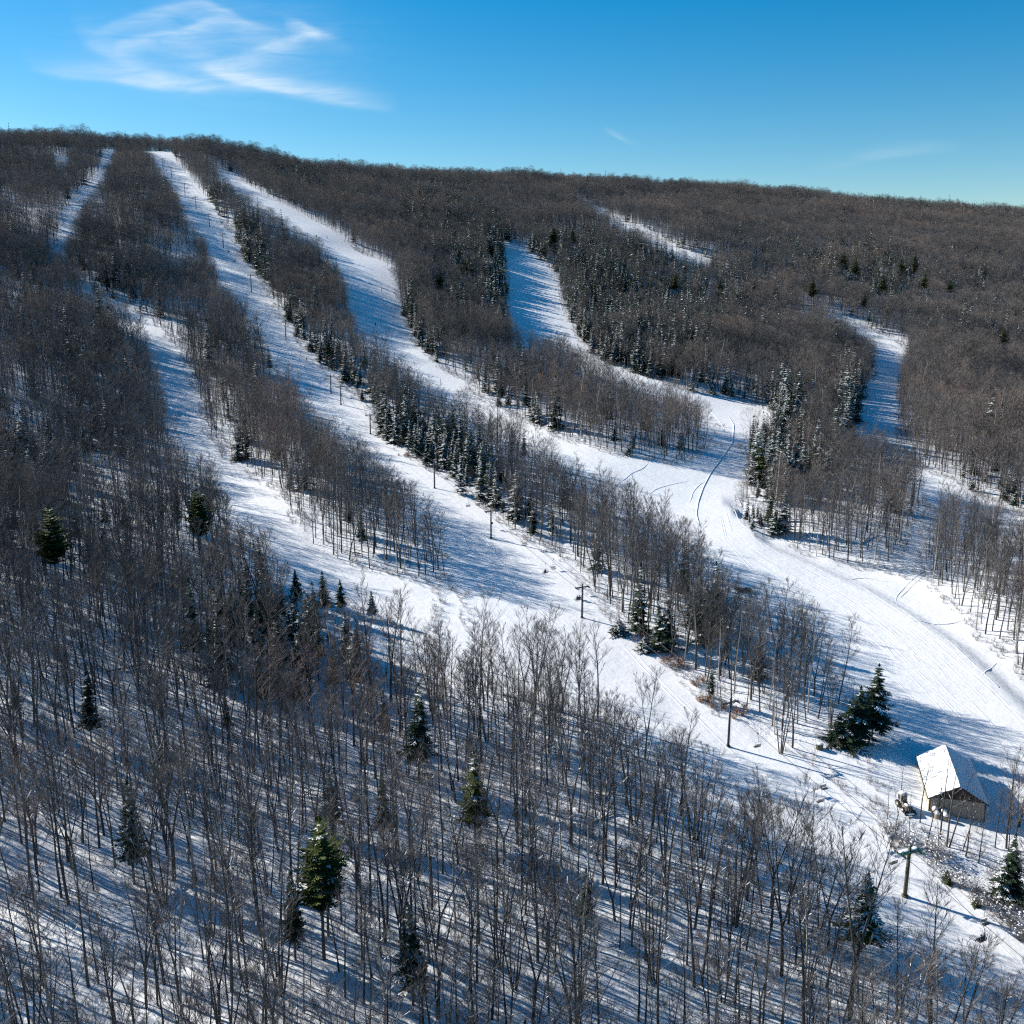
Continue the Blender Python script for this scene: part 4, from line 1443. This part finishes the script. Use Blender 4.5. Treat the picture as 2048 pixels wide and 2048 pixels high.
# brush grows on the uphill (right) margins most
k = ((~inn & (ed < 4.5)) | (inn & (ed < 1.6))) & (vnoise(sx, sy, 9, 31) + vnoise(sx, sy, 3, 32) * .5 > .62)
fl = ~inn & (ed > 4.5) & (np.random.default_rng(3).random(sx.shape) < .10) & (sy < 420)
k |= fl
sx, sy = sx[k], sy[k]
gs = np.random.default_rng(22)
brush_c = source_set('brush_source', [joined_shrub('brush', 40 + i, 1.9, [.2, .08, .32, .15, .04][i % 5]) for i in range(6)])
forest_object('snowy_brush', brush_c, sx, sy, terrain(sx, sy), gs.uniform(.35, 1.0, sx.shape), gs.uniform(0, 6.28, sx.shape), 'low snow-caught brush and twigs along the margins of the runs', 'brush')
red = [(1320, 1300), (1360, 1335), (1395, 1370), (1408, 1400), (1436, 1418), (1480, 1430), (845, 900), (852, 915), (815, 912), (1290, 1285), (1345, 1322), (1420, 1405)]
rp = np.array([at_px(a_, b_) for a_, b_ in red for _ in range(4)]) + np.column_stack([gs.normal(0, 1.1, 48), gs.normal(0, 1.1, 48), np.zeros(48)])
red_c = source_set('red_source', [joined_shrub('red_brush', 60 + i, 1.7, .15, 0, 'dry_leaves') for i in range(3)])
forest_object('russet_brush', red_c, rp[:, 0], rp[:, 1], terrain(rp[:, 0], rp[:, 1]), gs.uniform(.5, 1.1, 48), gs.uniform(0, 6.28, 48), 'dry russet-leaved brush along the right margin of the lift line', 'brush')

# individual snowy shrubs by the lower lift line
SH = [(1772, 1668, 2.6, 'snow-covered shrub at the run edge above the green lift tower', 0), (1806, 1690, 2.8, 'twiggy snow-speckled shrub directly above the green lift tower', 0),
      (1822, 1700, 2.6, 'snow-speckled shrub touching the top of the green lift tower', 0), (1862, 1705, 3.0, 'tall twiggy shrub with snow right of the green lift tower', 0),
      (1876, 1722, 2.6, 'dark shrub with white clumps between the green tower and the saplings', 0), (1893, 1762, 1.9, 'small bright green evergreen bush at the lower run margin', 1),
      (1925, 1775, 2.4, 'grey snowy shrub just below the bright green bush', 0), (1950, 1790, 2.4, 'dark snowy shrub in the middle of the lower margin row', 0), (1968, 1812, 2.2, 'rounded snowy shrub beside the empty chair at lower right', 0),
      (1952, 1812, 1.5, 'small green bush at the run margin beside the lowest chairs', 1), (2000, 1835, 2.4, 'snowy shrub above the cable shadow at lower right', 0), (2025, 1850, 2.8, 'bushy snow-speckled shrub at the right photo edge', 0),
      (2040, 1880, 2.6, 'dark shrub at the right photo edge by the lowest cable', 0), (1990, 1760, 2.6, 'frosted shrub below the round spruce at right', 0)]
for k, (px, py, h, lab, green) in enumerate(SH):
    p = at_px(px, py)
    br, S = shrub_parts(1000 + k, h * 1.35, .16, 0)
    e = empty('shrub', p, lab, 'shrub', 'shrubs along the lower lift line')
    link('stems', seg_mesh('stems', br, 3, 'twigs'), e)
    T_, m_ = snow_lumps(S, k), ['cap_snow']
    mi_ = np.zeros(len(T_))
    if green:
        _, N_, S2 = conifer(50 + k, h, h * .55, 'spruce', 0, .3)
        T_, m_, mi_ = np.concatenate([T_, N_]), ['cap_snow', 'pine_needles'], np.concatenate([mi_, np.ones(len(N_))])
    link('foliage', quad_mesh('foliage', T_.reshape(-1, 3), np.arange(len(T_) * 3).reshape(-1, 3), m_, mi_), e)

# ------------------------------------------------------------------ chairlift
TW = [(1810, 1789, 8.2), (1456, 1499, 9.6), (1164, 1227, 8.3), (982, 1075, 8.6), (869, 975, 8.0), (741, 871, 8.0), (682, 812, 8.2), (662, 787, 8.2), (572, 678, 9.4),
      (503, 584, 10.0), (447, 495, 9.2), (419, 452, 9.0), (392, 413, 8.6), (370, 387, 9.2), (343, 356, 9.4), (327, 345, 9.2)]
ORD = ['green lift tower nearest the barn, with snow on its broad head', 'second lift tower up from the barn, dark pole casting a long cross shadow', 'third lift tower up the line, dark pole where the narrow run joins',
       'fourth lift tower up the line, with a small box halfway up its pole', 'fifth lift tower up the line, beside the snowy spruce cluster', 'sixth lift tower up the line, at the edge of the dense spruces',
       'lower of the two lift towers standing close together, braced by a slanting leg', 'upper of the two lift towers standing close together', 'ninth lift tower up the line, with snow lying on its crossarm',
       'tenth lift tower up the line, halfway up in the blue shade', 'eleventh lift tower up the line, above two close dark chairs', 'twelfth lift tower up the line on the steep shaded pitch',
       'thirteenth lift tower up the line, with a clear crossarm', 'fourteenth lift tower up the line, a bare-looking pole', 'second highest lift tower on the run', 'highest lift tower, just under the summit snow']


def on_line(px, py, off=0.0):
    """the point of the vertical plane over the lift line (shifted sideways by off) seen at this pixel; returns distance s along it"""
    d = ray_dir(px, py)
    o2 = L0 + KDIR * off
    t = (o2 @ KDIR) / (d[:2] @ KDIR)
    p = d[:2] * t
    return float((p - L0) @ LDIR), d[2] * t


ARM = 1.55
rz_line = math.atan2(KDIR[1], KDIR[0])
tower_s, heads = [], []
for i, (px, py, h) in enumerate(TW):
    s_, _ = on_line(px, py)
    p2 = L0 + LDIR * s_
    z = float(terrain(p2[0], p2[1]))
    tower_s.append(s_)
    heads.append((s_, p2, z + h - .75))
    e = empty('lift_tower', (p2[0], p2[1], z), ORD[i], 'lift tower', 'towers of the chairlift', rz_line)
    big = i == 0
    pm = 'olive_steel' if big else 'tower_steel'
    mb = MB()
    r0, r1 = (.31, .26) if big else (.24, .17)
    mb.tube((0, 0, -.5), (0, 0, h), r0, r1, 12)
    mb.tube((0, 0, -.3), (0, 0, .25), r0 * 1.7, r0 * 1.6, 12)
    link('pole', mb.mesh('pole', [pm], True), e)
    mb = MB()
    za = h - .85
    mb.box((0, 0, za), (2 * ARM + .5, .22, .24))
    mb.tube((-ARM * .8, 0, za), (0, 0, za - .7), .05)
    mb.tube((ARM * .8, 0, za), (0, 0, za - .7), .05)
    if big:
        mb.box((0, .45, za + .1), (2 * ARM + .9, .14, .16))
        mb.box((0, -.45, za + .1), (2 * ARM + .9, .14, .16))
        for q in (-1.6, -.8, 0, .8, 1.6):
            mb.box((q, 0, za + .13), (.1, 1.0, .08))
    link('crossarm', mb.mesh('crossarm', ['green_steel' if big else 'tower_steel']), e)
    for sd in (-1, 1):
        mb = MB()
        L_ = 2.6 if big else 1.5
        mb.box((sd * ARM, 0, za - .22), (.09, L_, .12))
        nw = 6 if big else 4
        for q in range(nw):
            yq = -L_ / 2 + .15 + q * (L_ - .3) / (nw - 1)
            mb.tube((sd * ARM - .06, yq, za - .1), (sd * ARM + .06, yq, za - .1), .17, .17, 12)
        link('sheave_assembly', mb.mesh('sheave_assembly', ['green_steel' if big else 'tower_steel']), e)
    if i < 10:
        mb = MB()
        for sx_ in (-.17, .17):
            mb.tube((sx_, -r0 - .12, .8), (sx_, -r1 - .12, h - .9), .018, n=4)
        for q in range(int((h - 2) / .4)):
            mb.tube((-.17, -r0 - .11, 1 + q * .4), (.17, -r0 - .11, 1 + q * .4), .014, n=4)
        link('ladder', mb.mesh('ladder', [pm]), e)
    if i == 3:
        mb = MB()
        mb.box((.35, 0, 4.3), (.5, .35, .5))
        link('control_box', mb.mesh('control_box', ['tower_steel']), e)
    if i == 6:
        mb = MB()
        mb.tube((.05, 0, 5.2), (1.3, -.3, -.4), .09, n=8)
        link('brace_leg', mb.mesh('brace_leg', ['tower_steel'], True), e)
    if i in (0, 8):
        mb = MB()
        for q, w_ in ((-1.3, .5), (-.5, .6), (.3, .55), (1.2, .6)):
            mb.blob((q, random.uniform(-.3, .3) if big else 0, za + .2), w_, .4 if big else .2, .16, seed=i + int(q * 10) + 50, flat=-.05)
        link('snow', mb.mesh('snow', ['cap_snow'], True), e)

# haul ropes: sagging steel cables from tower to tower, one each side
order = sorted(range(len(TW)), key=lambda q: heads[q][0])
knots = [(-70.0, float(terrain(*(L0 - LDIR * 70))) + 7.2)] + [(heads[q][0], heads[q][2]) for q in order] + [(900.0, float(terrain(*(L0 + LDIR * 900))) + 5.0)]


def rope_z(s):
    for (s0, z0), (s1, z1) in zip(knots[:-1], knots[1:]):
        if s0 <= s <= s1:
            t = (s - s0) / (s1 - s0)
            return z0 + (z1 - z0) * t - 4 * (.0009 * (s1 - s0) ** 2 / 8 * 1.6) * t * (1 - t)
    return knots[0][1]


for sd, lab in ((-1, 'thin steel haul rope on the left side of the lift towers'), (1, 'thin steel haul rope on the right side of the lift towers')):
    pts = []
    for s_ in np.arange(-70, 900, 4.0):
        p2 = L0 + LDIR * s_ + KDIR * sd * ARM
        pts.append((p2[0], p2[1], rope_z(s_)))
    mb = MB()
    mb.path(pts, .04, 5)
    props(link('haul_rope', mb.mesh('haul_rope', ['cable_steel'])), lab, 'cable', 'haul ropes of the chairlift')


def skier_mesh(seed, pose):
    """one continuous body grown from a skeleton; sitting on a chair or standing on skis"""
    r = random.Random(seed)
    if pose == 'sit':
        J = [((0, 0, .0), .17), ((0, .05, .28), .17), ((0, .07, .5), .15), ((0, .06, .60), .07), ((0, .04, .74), .12),
             ((.10, -.05, .0), .12), ((.13, -.45, .02), .10), ((.14, -.55, -.42), .07), ((.14, -.72, -.48), .07),
             ((-.10, -.05, .0), .12), ((-.13, -.45, .02), .10), ((-.14, -.55, -.42), .07), ((-.14, -.72, -.48), .07),
             ((.20, .07, .50), .09), ((.27, -.02, .24), .07), ((.18, -.28, .14), .06), ((-.20, .07, .50), .09), ((-.27, -.02, .24), .07), ((-.18, -.28, .14), .06)]
    else:
        J = [((0, 0, .88), .16), ((0, -.05, 1.15), .17), ((0, -.10, 1.36), .15), ((0, -.12, 1.46), .07), ((0, -.14, 1.6), .12),
             ((.11, 0, .82), .12), ((.14, -.12, .46), .09), ((.14, 0, .1), .07), ((.14, -.16, .06), .07),
             ((-.11, 0, .82), .12), ((-.14, -.12, .46), .09), ((-.14, 0, .1), .07), ((-.14, -.16, .06), .07),
             ((.21, -.1, 1.36), .09), ((.33, -.18, 1.12), .07), ((.32, -.4, 1.05), .06), ((-.21, -.1, 1.36), .09), ((-.33, -.18, 1.12), .07), ((-.32, -.4, 1.05), .06)]
    E = [(0, 1), (1, 2), (2, 3), (3, 4), (0, 5), (5, 6), (6, 7), (7, 8), (0, 9), (9, 10), (10, 11), (11, 12), (2, 13), (13, 14), (14, 15), (2, 16), (16, 17), (17, 18)]
    me = bpy.data.meshes.new('person_skeleton')
    me.from_pydata([j[0] for j in J], E, [])
    o = bpy.data.objects.new('person_skeleton', me)
    C.objects.link(o)
    md = o.modifiers.new('skin', 'SKIN')
    for v, j in zip(me.skin_vertices[0].data, J):
        v.radius = (j[1], j[1])
    me.skin_vertices[0].data[0].use_root = True
    sb = o.modifiers.new('sub', 'SUBSURF')
    sb.levels = sb.render_levels = 1
    dg = bpy.context.evaluated_depsgraph_get()
    out = bpy.data.meshes.new_from_object(o.evaluated_get(dg))
    bpy.data.objects.remove(o)
    out.name = 'person'
    return out, J


def person(loc, rz, pose, cloth, label, group=None):
    me, J = skier_mesh(1, pose)
    me.materials.clear()
    me.materials.append(MAT[cloth])
    me.polygons.foreach_set('use_smooth', [True] * len(me.polygons))
    o = bpy.data.objects.new('person', me)
    C.objects.link(o)
    o.location = loc
    o.rotation_euler = (0, 0, rz)
    props(o, label, 'person', group)
    hd = J[4][0]
    mb = MB()
    mb.blob((hd[0], hd[1] + .01, hd[2] + .05), .135, .145, .13, rough=.0, nu=12, nv=8, flat=-.03)
    link('helmet', mb.mesh('helmet', ['helmet'], True), o)
    mb = MB()
    mb.blob((hd[0], hd[1] - .075, hd[2] - .01), .075, .05, .09, rough=0, nu=10, nv=6)
    mb.box((hd[0], hd[1] - .13, hd[2] - .02), (.025, .03, .04))
    link('face', mb.mesh('face', ['skin'], True), o)
    mb = MB()
    for sgn in (1, -1):
        f = J[8][0]
        mb.box((sgn * .14, f[1] - .05, f[2] - .075), (.08, 1.6, .02))
        mb.tube((sgn * .14, f[1] - .83, f[2] - .07), (sgn * .14, f[1] - 1.0, f[2] + .02), .045, .02, 6)
    link('skis', mb.mesh('skis', ['cloth_dark']), o)
    return o


def chair_parts(back=True):
    fr = MB()
    hang = [(0, 0, 0), (0, .0, -.35), (.0, .28, -.7), (0, .28, -1.35), (0, .2, -1.5)]
    fr.path(hang, .035, 6)
    w = .62
    fr.path([(-w, .2, -1.5), (w, .2, -1.5)], .03, 6)
    for sd in (-w, w):
        fr.path([(sd, .2, -1.5), (sd, .27, -1.75), (sd, .22, -2.45), (sd, -.35, -2.5)], .028, 6)
        fr.path([(sd, .24, -2.15), (sd, -.3, -2.15)], .022, 6)
    seat = MB()
    seat.box((0, -.08, -2.49), (1.22, .52, .07))
    bk = MB()
    for z in (-2.28, -2.12, -1.96):
        bk.box((0, .23, z), (1.2, .035, .10))
    grip = MB()
    grip.box((0, 0, .03), (.16, .42, .16))
    return fr.mesh('hanger_frame', ['chair_metal'], True), seat.mesh('seat', ['chair_seat']), bk.mesh('backrest', ['chair_seat']), grip.mesh('grip', ['tower_steel'])


CH = chair_parts()
CHAIRS = [(1970, 1849, 1, 0, 'empty chair at lower right above the cable shadow'), (1963, 1886, -1, 2, 'lowest chair in the photo, carrying two riders'),
          (1787, 1722, -1, 0, 'empty chair hanging left of the green lift tower'), (1648, 1578, 1, 0, 'upper of the two empty chairs hanging over open snow'), (1640, 1603, -1, 0, 'lower of the two empty chairs hanging over open snow'),
          (1514, 1493, -1, 0, 'empty chair just right of the second lift tower'), (1157, 1191, -1, 2, 'chair with two riders passing the third lift tower'),
          (1091, 1137, -1, 1, 'chair with one rider above the third lift tower'), (1107, 1130, 1, 0, 'empty chair beside the single rider'), (1050, 1088, 1, 0, 'empty chair just below the fourth lift tower by the trees'),
          (936, 1007, -1, 0, 'empty chair between the fifth and fourth lift towers'), (956, 1012, 1, 0, 'empty chair near the trees above the fourth tower'), (893, 972, 1, 0, 'empty chair just right of the fifth lift tower'),
          (651, 770, -1, 0, 'empty chair beside the upper of the two close towers'), (593, 690, 1, 0, 'chair just below the ninth lift tower'), (469, 521, -1, 2, 'lower of the two close dark chairs in the shade'),
          (457, 503, -1, 2, 'upper of the two close dark chairs in the shade'), (445, 485, -1, 0, 'chair passing the eleventh lift tower'), (384, 397, -1, 0, 'small chair above the thirteenth lift tower'),
          (376, 387, 1, 0, 'small chair beside the fourteenth lift tower'), (330, 335, 1, 0, 'highest small chair near the summit'), (404, 428, -1, 0, 'small chair between the twelfth and thirteenth towers')]
for k, (px, py, sd, riders, lab) in enumerate(CHAIRS):
    s_, _ = on_line(px, py, sd * ARM)
    p2 = L0 + LDIR * s_ + KDIR * sd * ARM
    # left side chairs travel uphill, right side come down
    rz = rz_line + (math.pi if sd < 0 else 0)
    loc = (p2[0], p2[1], rope_z(s_) + .0)
    e = empty('lift_chair', loc, lab, 'chairlift chair', 'chairs hanging on the haul ropes', rz)
    for nm, me in zip(('hanger_frame', 'seat', 'backrest', 'grip'), CH):
        link(nm, me, e)
    for q in range(riders):
        off = (q - .5) * .56 if riders == 2 else 0.1
        dx, dy = math.cos(rz) * off, math.sin(rz) * off
        person((p2[0] + dx, p2[1] + dy, rope_z(s_) - 2.30), rz, 'sit', ['cloth_dark', 'cloth_blue'][(k + q) % 2],
               '%s-clad person on the %s' % (['dark', 'blue'][(k + q) % 2], lab.split(',')[0].replace('with two riders ', '').replace('with one rider ', '')), 'riders on the chairlift')

SK = [(751, 652, 'cloth_dark', 'skier in dark clothes standing in the shade of the middle run'), (1072, 569, 'cloth_dark', 'skier in dark clothes on the blue snow of the shaded run'),
      (613, 722, 'cloth_dark', 'skier in dark clothes near the right edge of the lift line run'), (654, 477, 'cloth_blue', 'skier high on the middle run against bright snow')]
for px, py, cl, lab in SK:
    p = at_px(px, py)
    person((p[0], p[1], p[2] + .02), rz_line + random.uniform(-.6, .6), 'stand', cl, lab)

# ------------------------------------------------------------------ barn
bc = at_px(1912, 1633)
fl, fr_ = at_px(1860, 1622), at_px(1967, 1650)
wv = (fr_ - fl)[:2]
W = 8.6
wdir = wv / np.linalg.norm(wv)
ldir = np.array([-wdir[1], wdir[0]])
rzb = math.atan2(wdir[1], wdir[0]) + R(6)
LEN, EH, RH = 15.0, 3.6, 6.1
zb = min(fl[2], fr_[2], bc[2]) - .1
barn = empty('barn', (bc[0], bc[1], zb), 'long barn with a snow-covered gable roof and cream side wall beside the lift run', 'barn', None, rzb)
w2 = W / 2
mb = MB()   # side walls of vertical boards
for sx_ in (-1, 1):
    mb.box((sx_ * (w2 - .08), LEN / 2, EH / 2 - .3), (.14, LEN - .02, EH + .6))
    for q in np.arange(.35, LEN - .2, .45):
        mb.box((sx_ * (w2 + .005), q, EH / 2 - .3), (.05, .06, EH + .5))
link('side_wall', mb.mesh('side_wall', ['cream_siding']), barn)
mb = MB()
for yy in (0.0, LEN):
    mb.box((0, yy, EH / 2 - .3), (W - .3, .14, EH + .6))
    if yy == 0:
        for q in np.arange(-w2 + .5, w2 - .3, .5):
            mb.box((q, -.08, EH / 2 - .3), (.05, .05, EH + .5))
o_ = link('gable_wall', mb.mesh('gable_wall', ['gable_siding']), barn)
mb = MB()
for yy in (-.07, LEN - .07):
    a = [(-w2 + .1, yy, EH + .003), (w2 - .1, yy, EH + .003), (0, yy, RH - .02)]
    b2 = [(x_, y_ + .14, z_) for x_, y_, z_ in a]
    mb.add(a + b2, [(0, 1, 2), (5, 4, 3), (0, 3, 4, 1), (1, 4, 5, 2), (2, 5, 3, 0)])
for q in np.arange(-w2 + 1, w2 - .9, .35):
    zt = EH + (RH - EH) * (1 - abs(q) / w2)
    mb.box((q, -.10, (EH + zt) / 2 + .02), (.05, .04, zt - EH - .1))
link('gable_boards', mb.mesh('gable_boards', ['dark_wood']), barn)
mb = MB()
for sx_ in (-1, 1):
    for yy in (0, LEN):
        mb.box((sx_ * (w2 + .02), yy + (-.02 if yy == 0 else .02), EH / 2 - .3), (.16, .2, EH + .58))
link('corner_post', mb.mesh('corner_post', ['dark_trim']), barn)
mb, ms = MB(), MB()
ov, th = .45, .16
for sx_ in (-1, 1):
    sl = (RH - EH) / w2
    xe, ze = sx_ * (w2 + ov), EH - sl * ov
    y0, y1 = -.55, LEN + .55
    v = [(0, y0, RH), (xe, y0, ze), (xe, y1, ze), (0, y1, RH), (0, y0, RH + th), (xe, y0, ze + th), (xe, y1, ze + th), (0, y1, RH + th)]
    mb.add(v, [(0, 1, 2, 3), (7, 6, 5, 4), (0, 4, 5, 1), (1, 5, 6, 2), (2, 6, 7, 3), (3, 7, 4, 0)])
    # snow blanket, softly uneven, a little short of the edge
    nx, ny = 9, 22
    grid = []
    for jj in range(ny):
        for ii in range(nx):
            u, v_ = ii / (nx - 1), jj / (ny - 1)
            x_ = xe * u * .985
            y_ = y0 + .05 + (y1 - y0 - .1) * v_
            ed_ = min(1, min((1 - u) * 6, v_ * 10, (1 - v_) * 10) + .25)
            grid.append((x_, y_, RH + (ze - RH) * u * .985 + th + .01 + .30 * ed_ + .05 * (random.random() - .5) * (0 < ii < nx - 1)))
    fs = []
    for jj in range(ny - 1):
        for ii in range(nx - 1):
            q = jj * nx + ii
            fs.append((q, q + 1, q + nx + 1, q + nx) if sx_ > 0 else (q + nx, q + nx + 1, q + 1, q))
    ms.add(grid, fs)
rf = link('roof', mb.mesh('roof', ['dark_trim']), barn)
link('snow', ms.mesh('snow', ['cap_snow'], True), rf)
mb = MB()
mb.box((.2, -.13, 1.35), (2.6, .06, 2.7))
for q in (-1.1, .2, 1.5):
    mb.box((q, -.18, 1.35), (.08, .05, 2.7))
dr = link('door', mb.mesh('door', ['gable_siding']), barn)
mb = MB()
mb.tube((-w2 + 1.5, -.35, .6), (-w2 + 1.5, -.35, EH + 1.9), .09, n=10)
mb.tube((-w2 + 1.5, -.35, EH + 1.9), (-w2 + 1.5, -.35, EH + 2.0), .14, n=10)
link('stove_pipe', mb.mesh('stove_pipe', ['tower_steel'], True), barn)

# ------------------------------------------------------------------ tractor with front bucket
tp = at_px(1808, 1618)
tr = empty('tractor', tp, 'snow-covered tractor with a front bucket parked left of the barn', 'tractor', None, R(8))
mb = MB()
mb.box((0, .2, .75), (.75, 1.7, .6), taper=.9)
mb.box((0, -.75, .85), (.62, .9, .5), taper=.85)
link('body', mb.mesh('body', ['machine_paint']), tr)
mb = MB()
for sx_ in (-.55, .55):
    for yy in (.35, 1.25):
        mb.box((sx_, yy, 1.75), (.08, .08, 1.4))
mb.box((0, .8, 2.45), (1.3, 1.15, .1))
cab = link('cab', mb.mesh('cab', ['machine_white']), tr)
mb = MB()
for sx_ in (-.55, .55):
    mb.box((sx_, .8, 1.85), (.02, .8, .9))
mb.box((0, .35, 1.85), (1.0, .02, .9))
mb.box((0, 1.25, 1.85), (1.0, .02, .9))
link('window', mb.mesh('window', ['glass_dark']), cab)
for sx_ in (-.68, .68):
    for yy, rr_ in ((.95, .62), (-.85, .42)):
        mb = MB()
        mb.tube((sx_ - .16, yy, rr_), (sx_ + .16, yy, rr_), rr_, rr_, 18)
        wh = link('wheel', mb.mesh('wheel', ['rubber'], False), tr)
        mb = MB()
        sg = 1 if sx_ > 0 else -1
        mb.tube((sx_ + sg * .16, yy, rr_), (sx_ + sg * .19, yy, rr_), rr_ * .5, rr_ * .45, 14)
        link('rim', mb.mesh('rim', ['machine_white']), wh)
mb = MB()
for sx_ in (-.42, .42):
    mb.path([(sx_, .1, 1.2), (sx_, -1.1, .95), (sx_, -1.75, .45)], .06, 6)
ln = link('loader_arm', mb.mesh('loader_arm', ['machine_paint']), tr)
mb = MB()
mb.add([(-1, -1.7, .15), (1, -1.7, .15), (1, -1.7, .75), (-1, -1.7, .75), (-1, -2.35, .08), (1, -2.35, .08), (-1, -1.78, .15), (1, -1.78, .15), (1, -1.78, .7), (-1, -1.78, .7)],
       [(0, 1, 2, 3), (0, 4, 5, 1), (9, 8, 7, 6), (0, 3, 4), (1, 5, 2)])
link('bucket', mb.mesh('bucket', ['tower_steel']), tr)
mb = MB()
mb.blob((0, .8, 2.52), .68, .62, .28, seed=3, flat=0)
mb.blob((0, -.7, 1.10), .36, .5, .2, seed=4, flat=0)
mb.blob((0, -2.0, .16), .85, .3, .22, seed=5, flat=0)
link('snow', mb.mesh('snow', ['cap_snow'], True), tr)

# barrels with round snow caps
for px, py, lab in ((1869, 1627, 'snow-capped tan barrel nearest the barn corner'), (1873, 1636, 'snow-capped tan barrel in front of the one at the barn corner'),
                    (1887, 1632, 'snow-capped tan barrel under the barn gable, right-hand pair rear'), (1890, 1640, 'snow-capped tan barrel, lowest right of the four')):
    p = at_px(px, py)
    e = empty('barrel', p, lab, 'barrel', 'barrels by the barn')
    mb = MB()
    mb.path([(0, 0, -.2), (0, 0, .3), (0, 0, .85)], [.40, .46, .40], 14)
    for z in (.1, .32, .62):
        mb.tube((0, 0, z), (0, 0, z + .05), .475, .475, 14)
    link('body', mb.mesh('body', ['barrel_tan']), e)
    mb = MB()
    mb.blob((0, 0, .86), .5, .5, .5, seed=px, rough=.05, flat=-.02, nu=14, nv=8)
    link('snow', mb.mesh('snow', ['cap_snow'], True), e)

# round well-like housing on the bank above the lift line
p = at_px(1639, 1498)
e = empty('well_housing', p, 'small round grey housing with snow on top beside the tree island tip', 'housing')
mb = MB()
mb.tube((0, 0, -.3), (0, 0, .9), .62, .58, 18)
mb.tube((0, 0, .9), (0, 0, 1.02), .68, .68, 18)
for q in range(10):
    a_ = q * .628
    mb.box((.62 * math.cos(a_), .62 * math.sin(a_), .35), (.06, .06, 1.1), rot=Matrix.Rotation(a_, 3, 'Z'))
link('body', mb.mesh('body', ['olive_steel']), e)
mb = MB()
mb.blob((0, 0, 1.02), .62, .62, .3, seed=9, rough=.06, flat=0, nu=14)
link('snow', mb.mesh('snow', ['cap_snow'], True), e)

# boulder and fallen logs
p = at_px(1487, 1182)
e = empty('boulder', p, 'dark snow-topped boulder at the upper edge of the tree island by the wide run', 'boulder')
mb = MB()
mb.blob((0, 0, .3), 2.0, 1.3, 1.0, seed=77, rough=.18, nu=14, nv=9)
link('rock', mb.mesh('rock', ['rock']), e)
mb = MB()
mb.blob((0, .1, 1.0), 1.6, 1.0, .35, seed=78, rough=.12, nu=14, flat=-.05)
link('snow', mb.mesh('snow', ['cap_snow'], True), e)
for (a, b2, lab) in (((214, 1345), (292, 1334), 'snow-dusted fallen log lying across the left wood'), ((1722, 1090), (1748, 1068), 'snowy fallen log leaning among trees right of the bend'),
                     ((1180, 1650), (1230, 1632), 'snowy fallen trunk in the mid wood'), ((700, 1104), (722, 1112), 'fallen log at the near margin of the narrow run')):
    p0, p1 = at_px(*a), at_px(*b2)
    mb = MB()
    mb.tube(p0 + [0, 0, .25], p1 + [0, 0, .6], .2, .13, 8)
    e = props(link('fallen_log', mb.mesh('fallen_log', ['bark'], True)), lab, 'log', 'fallen logs')
    mb = MB()
    mb.tube(p0 + [0, 0, .37], p1 + [0, 0, .68], .15, .1, 6)
    link('snow', mb.mesh('snow', ['cap_snow'], True), e)
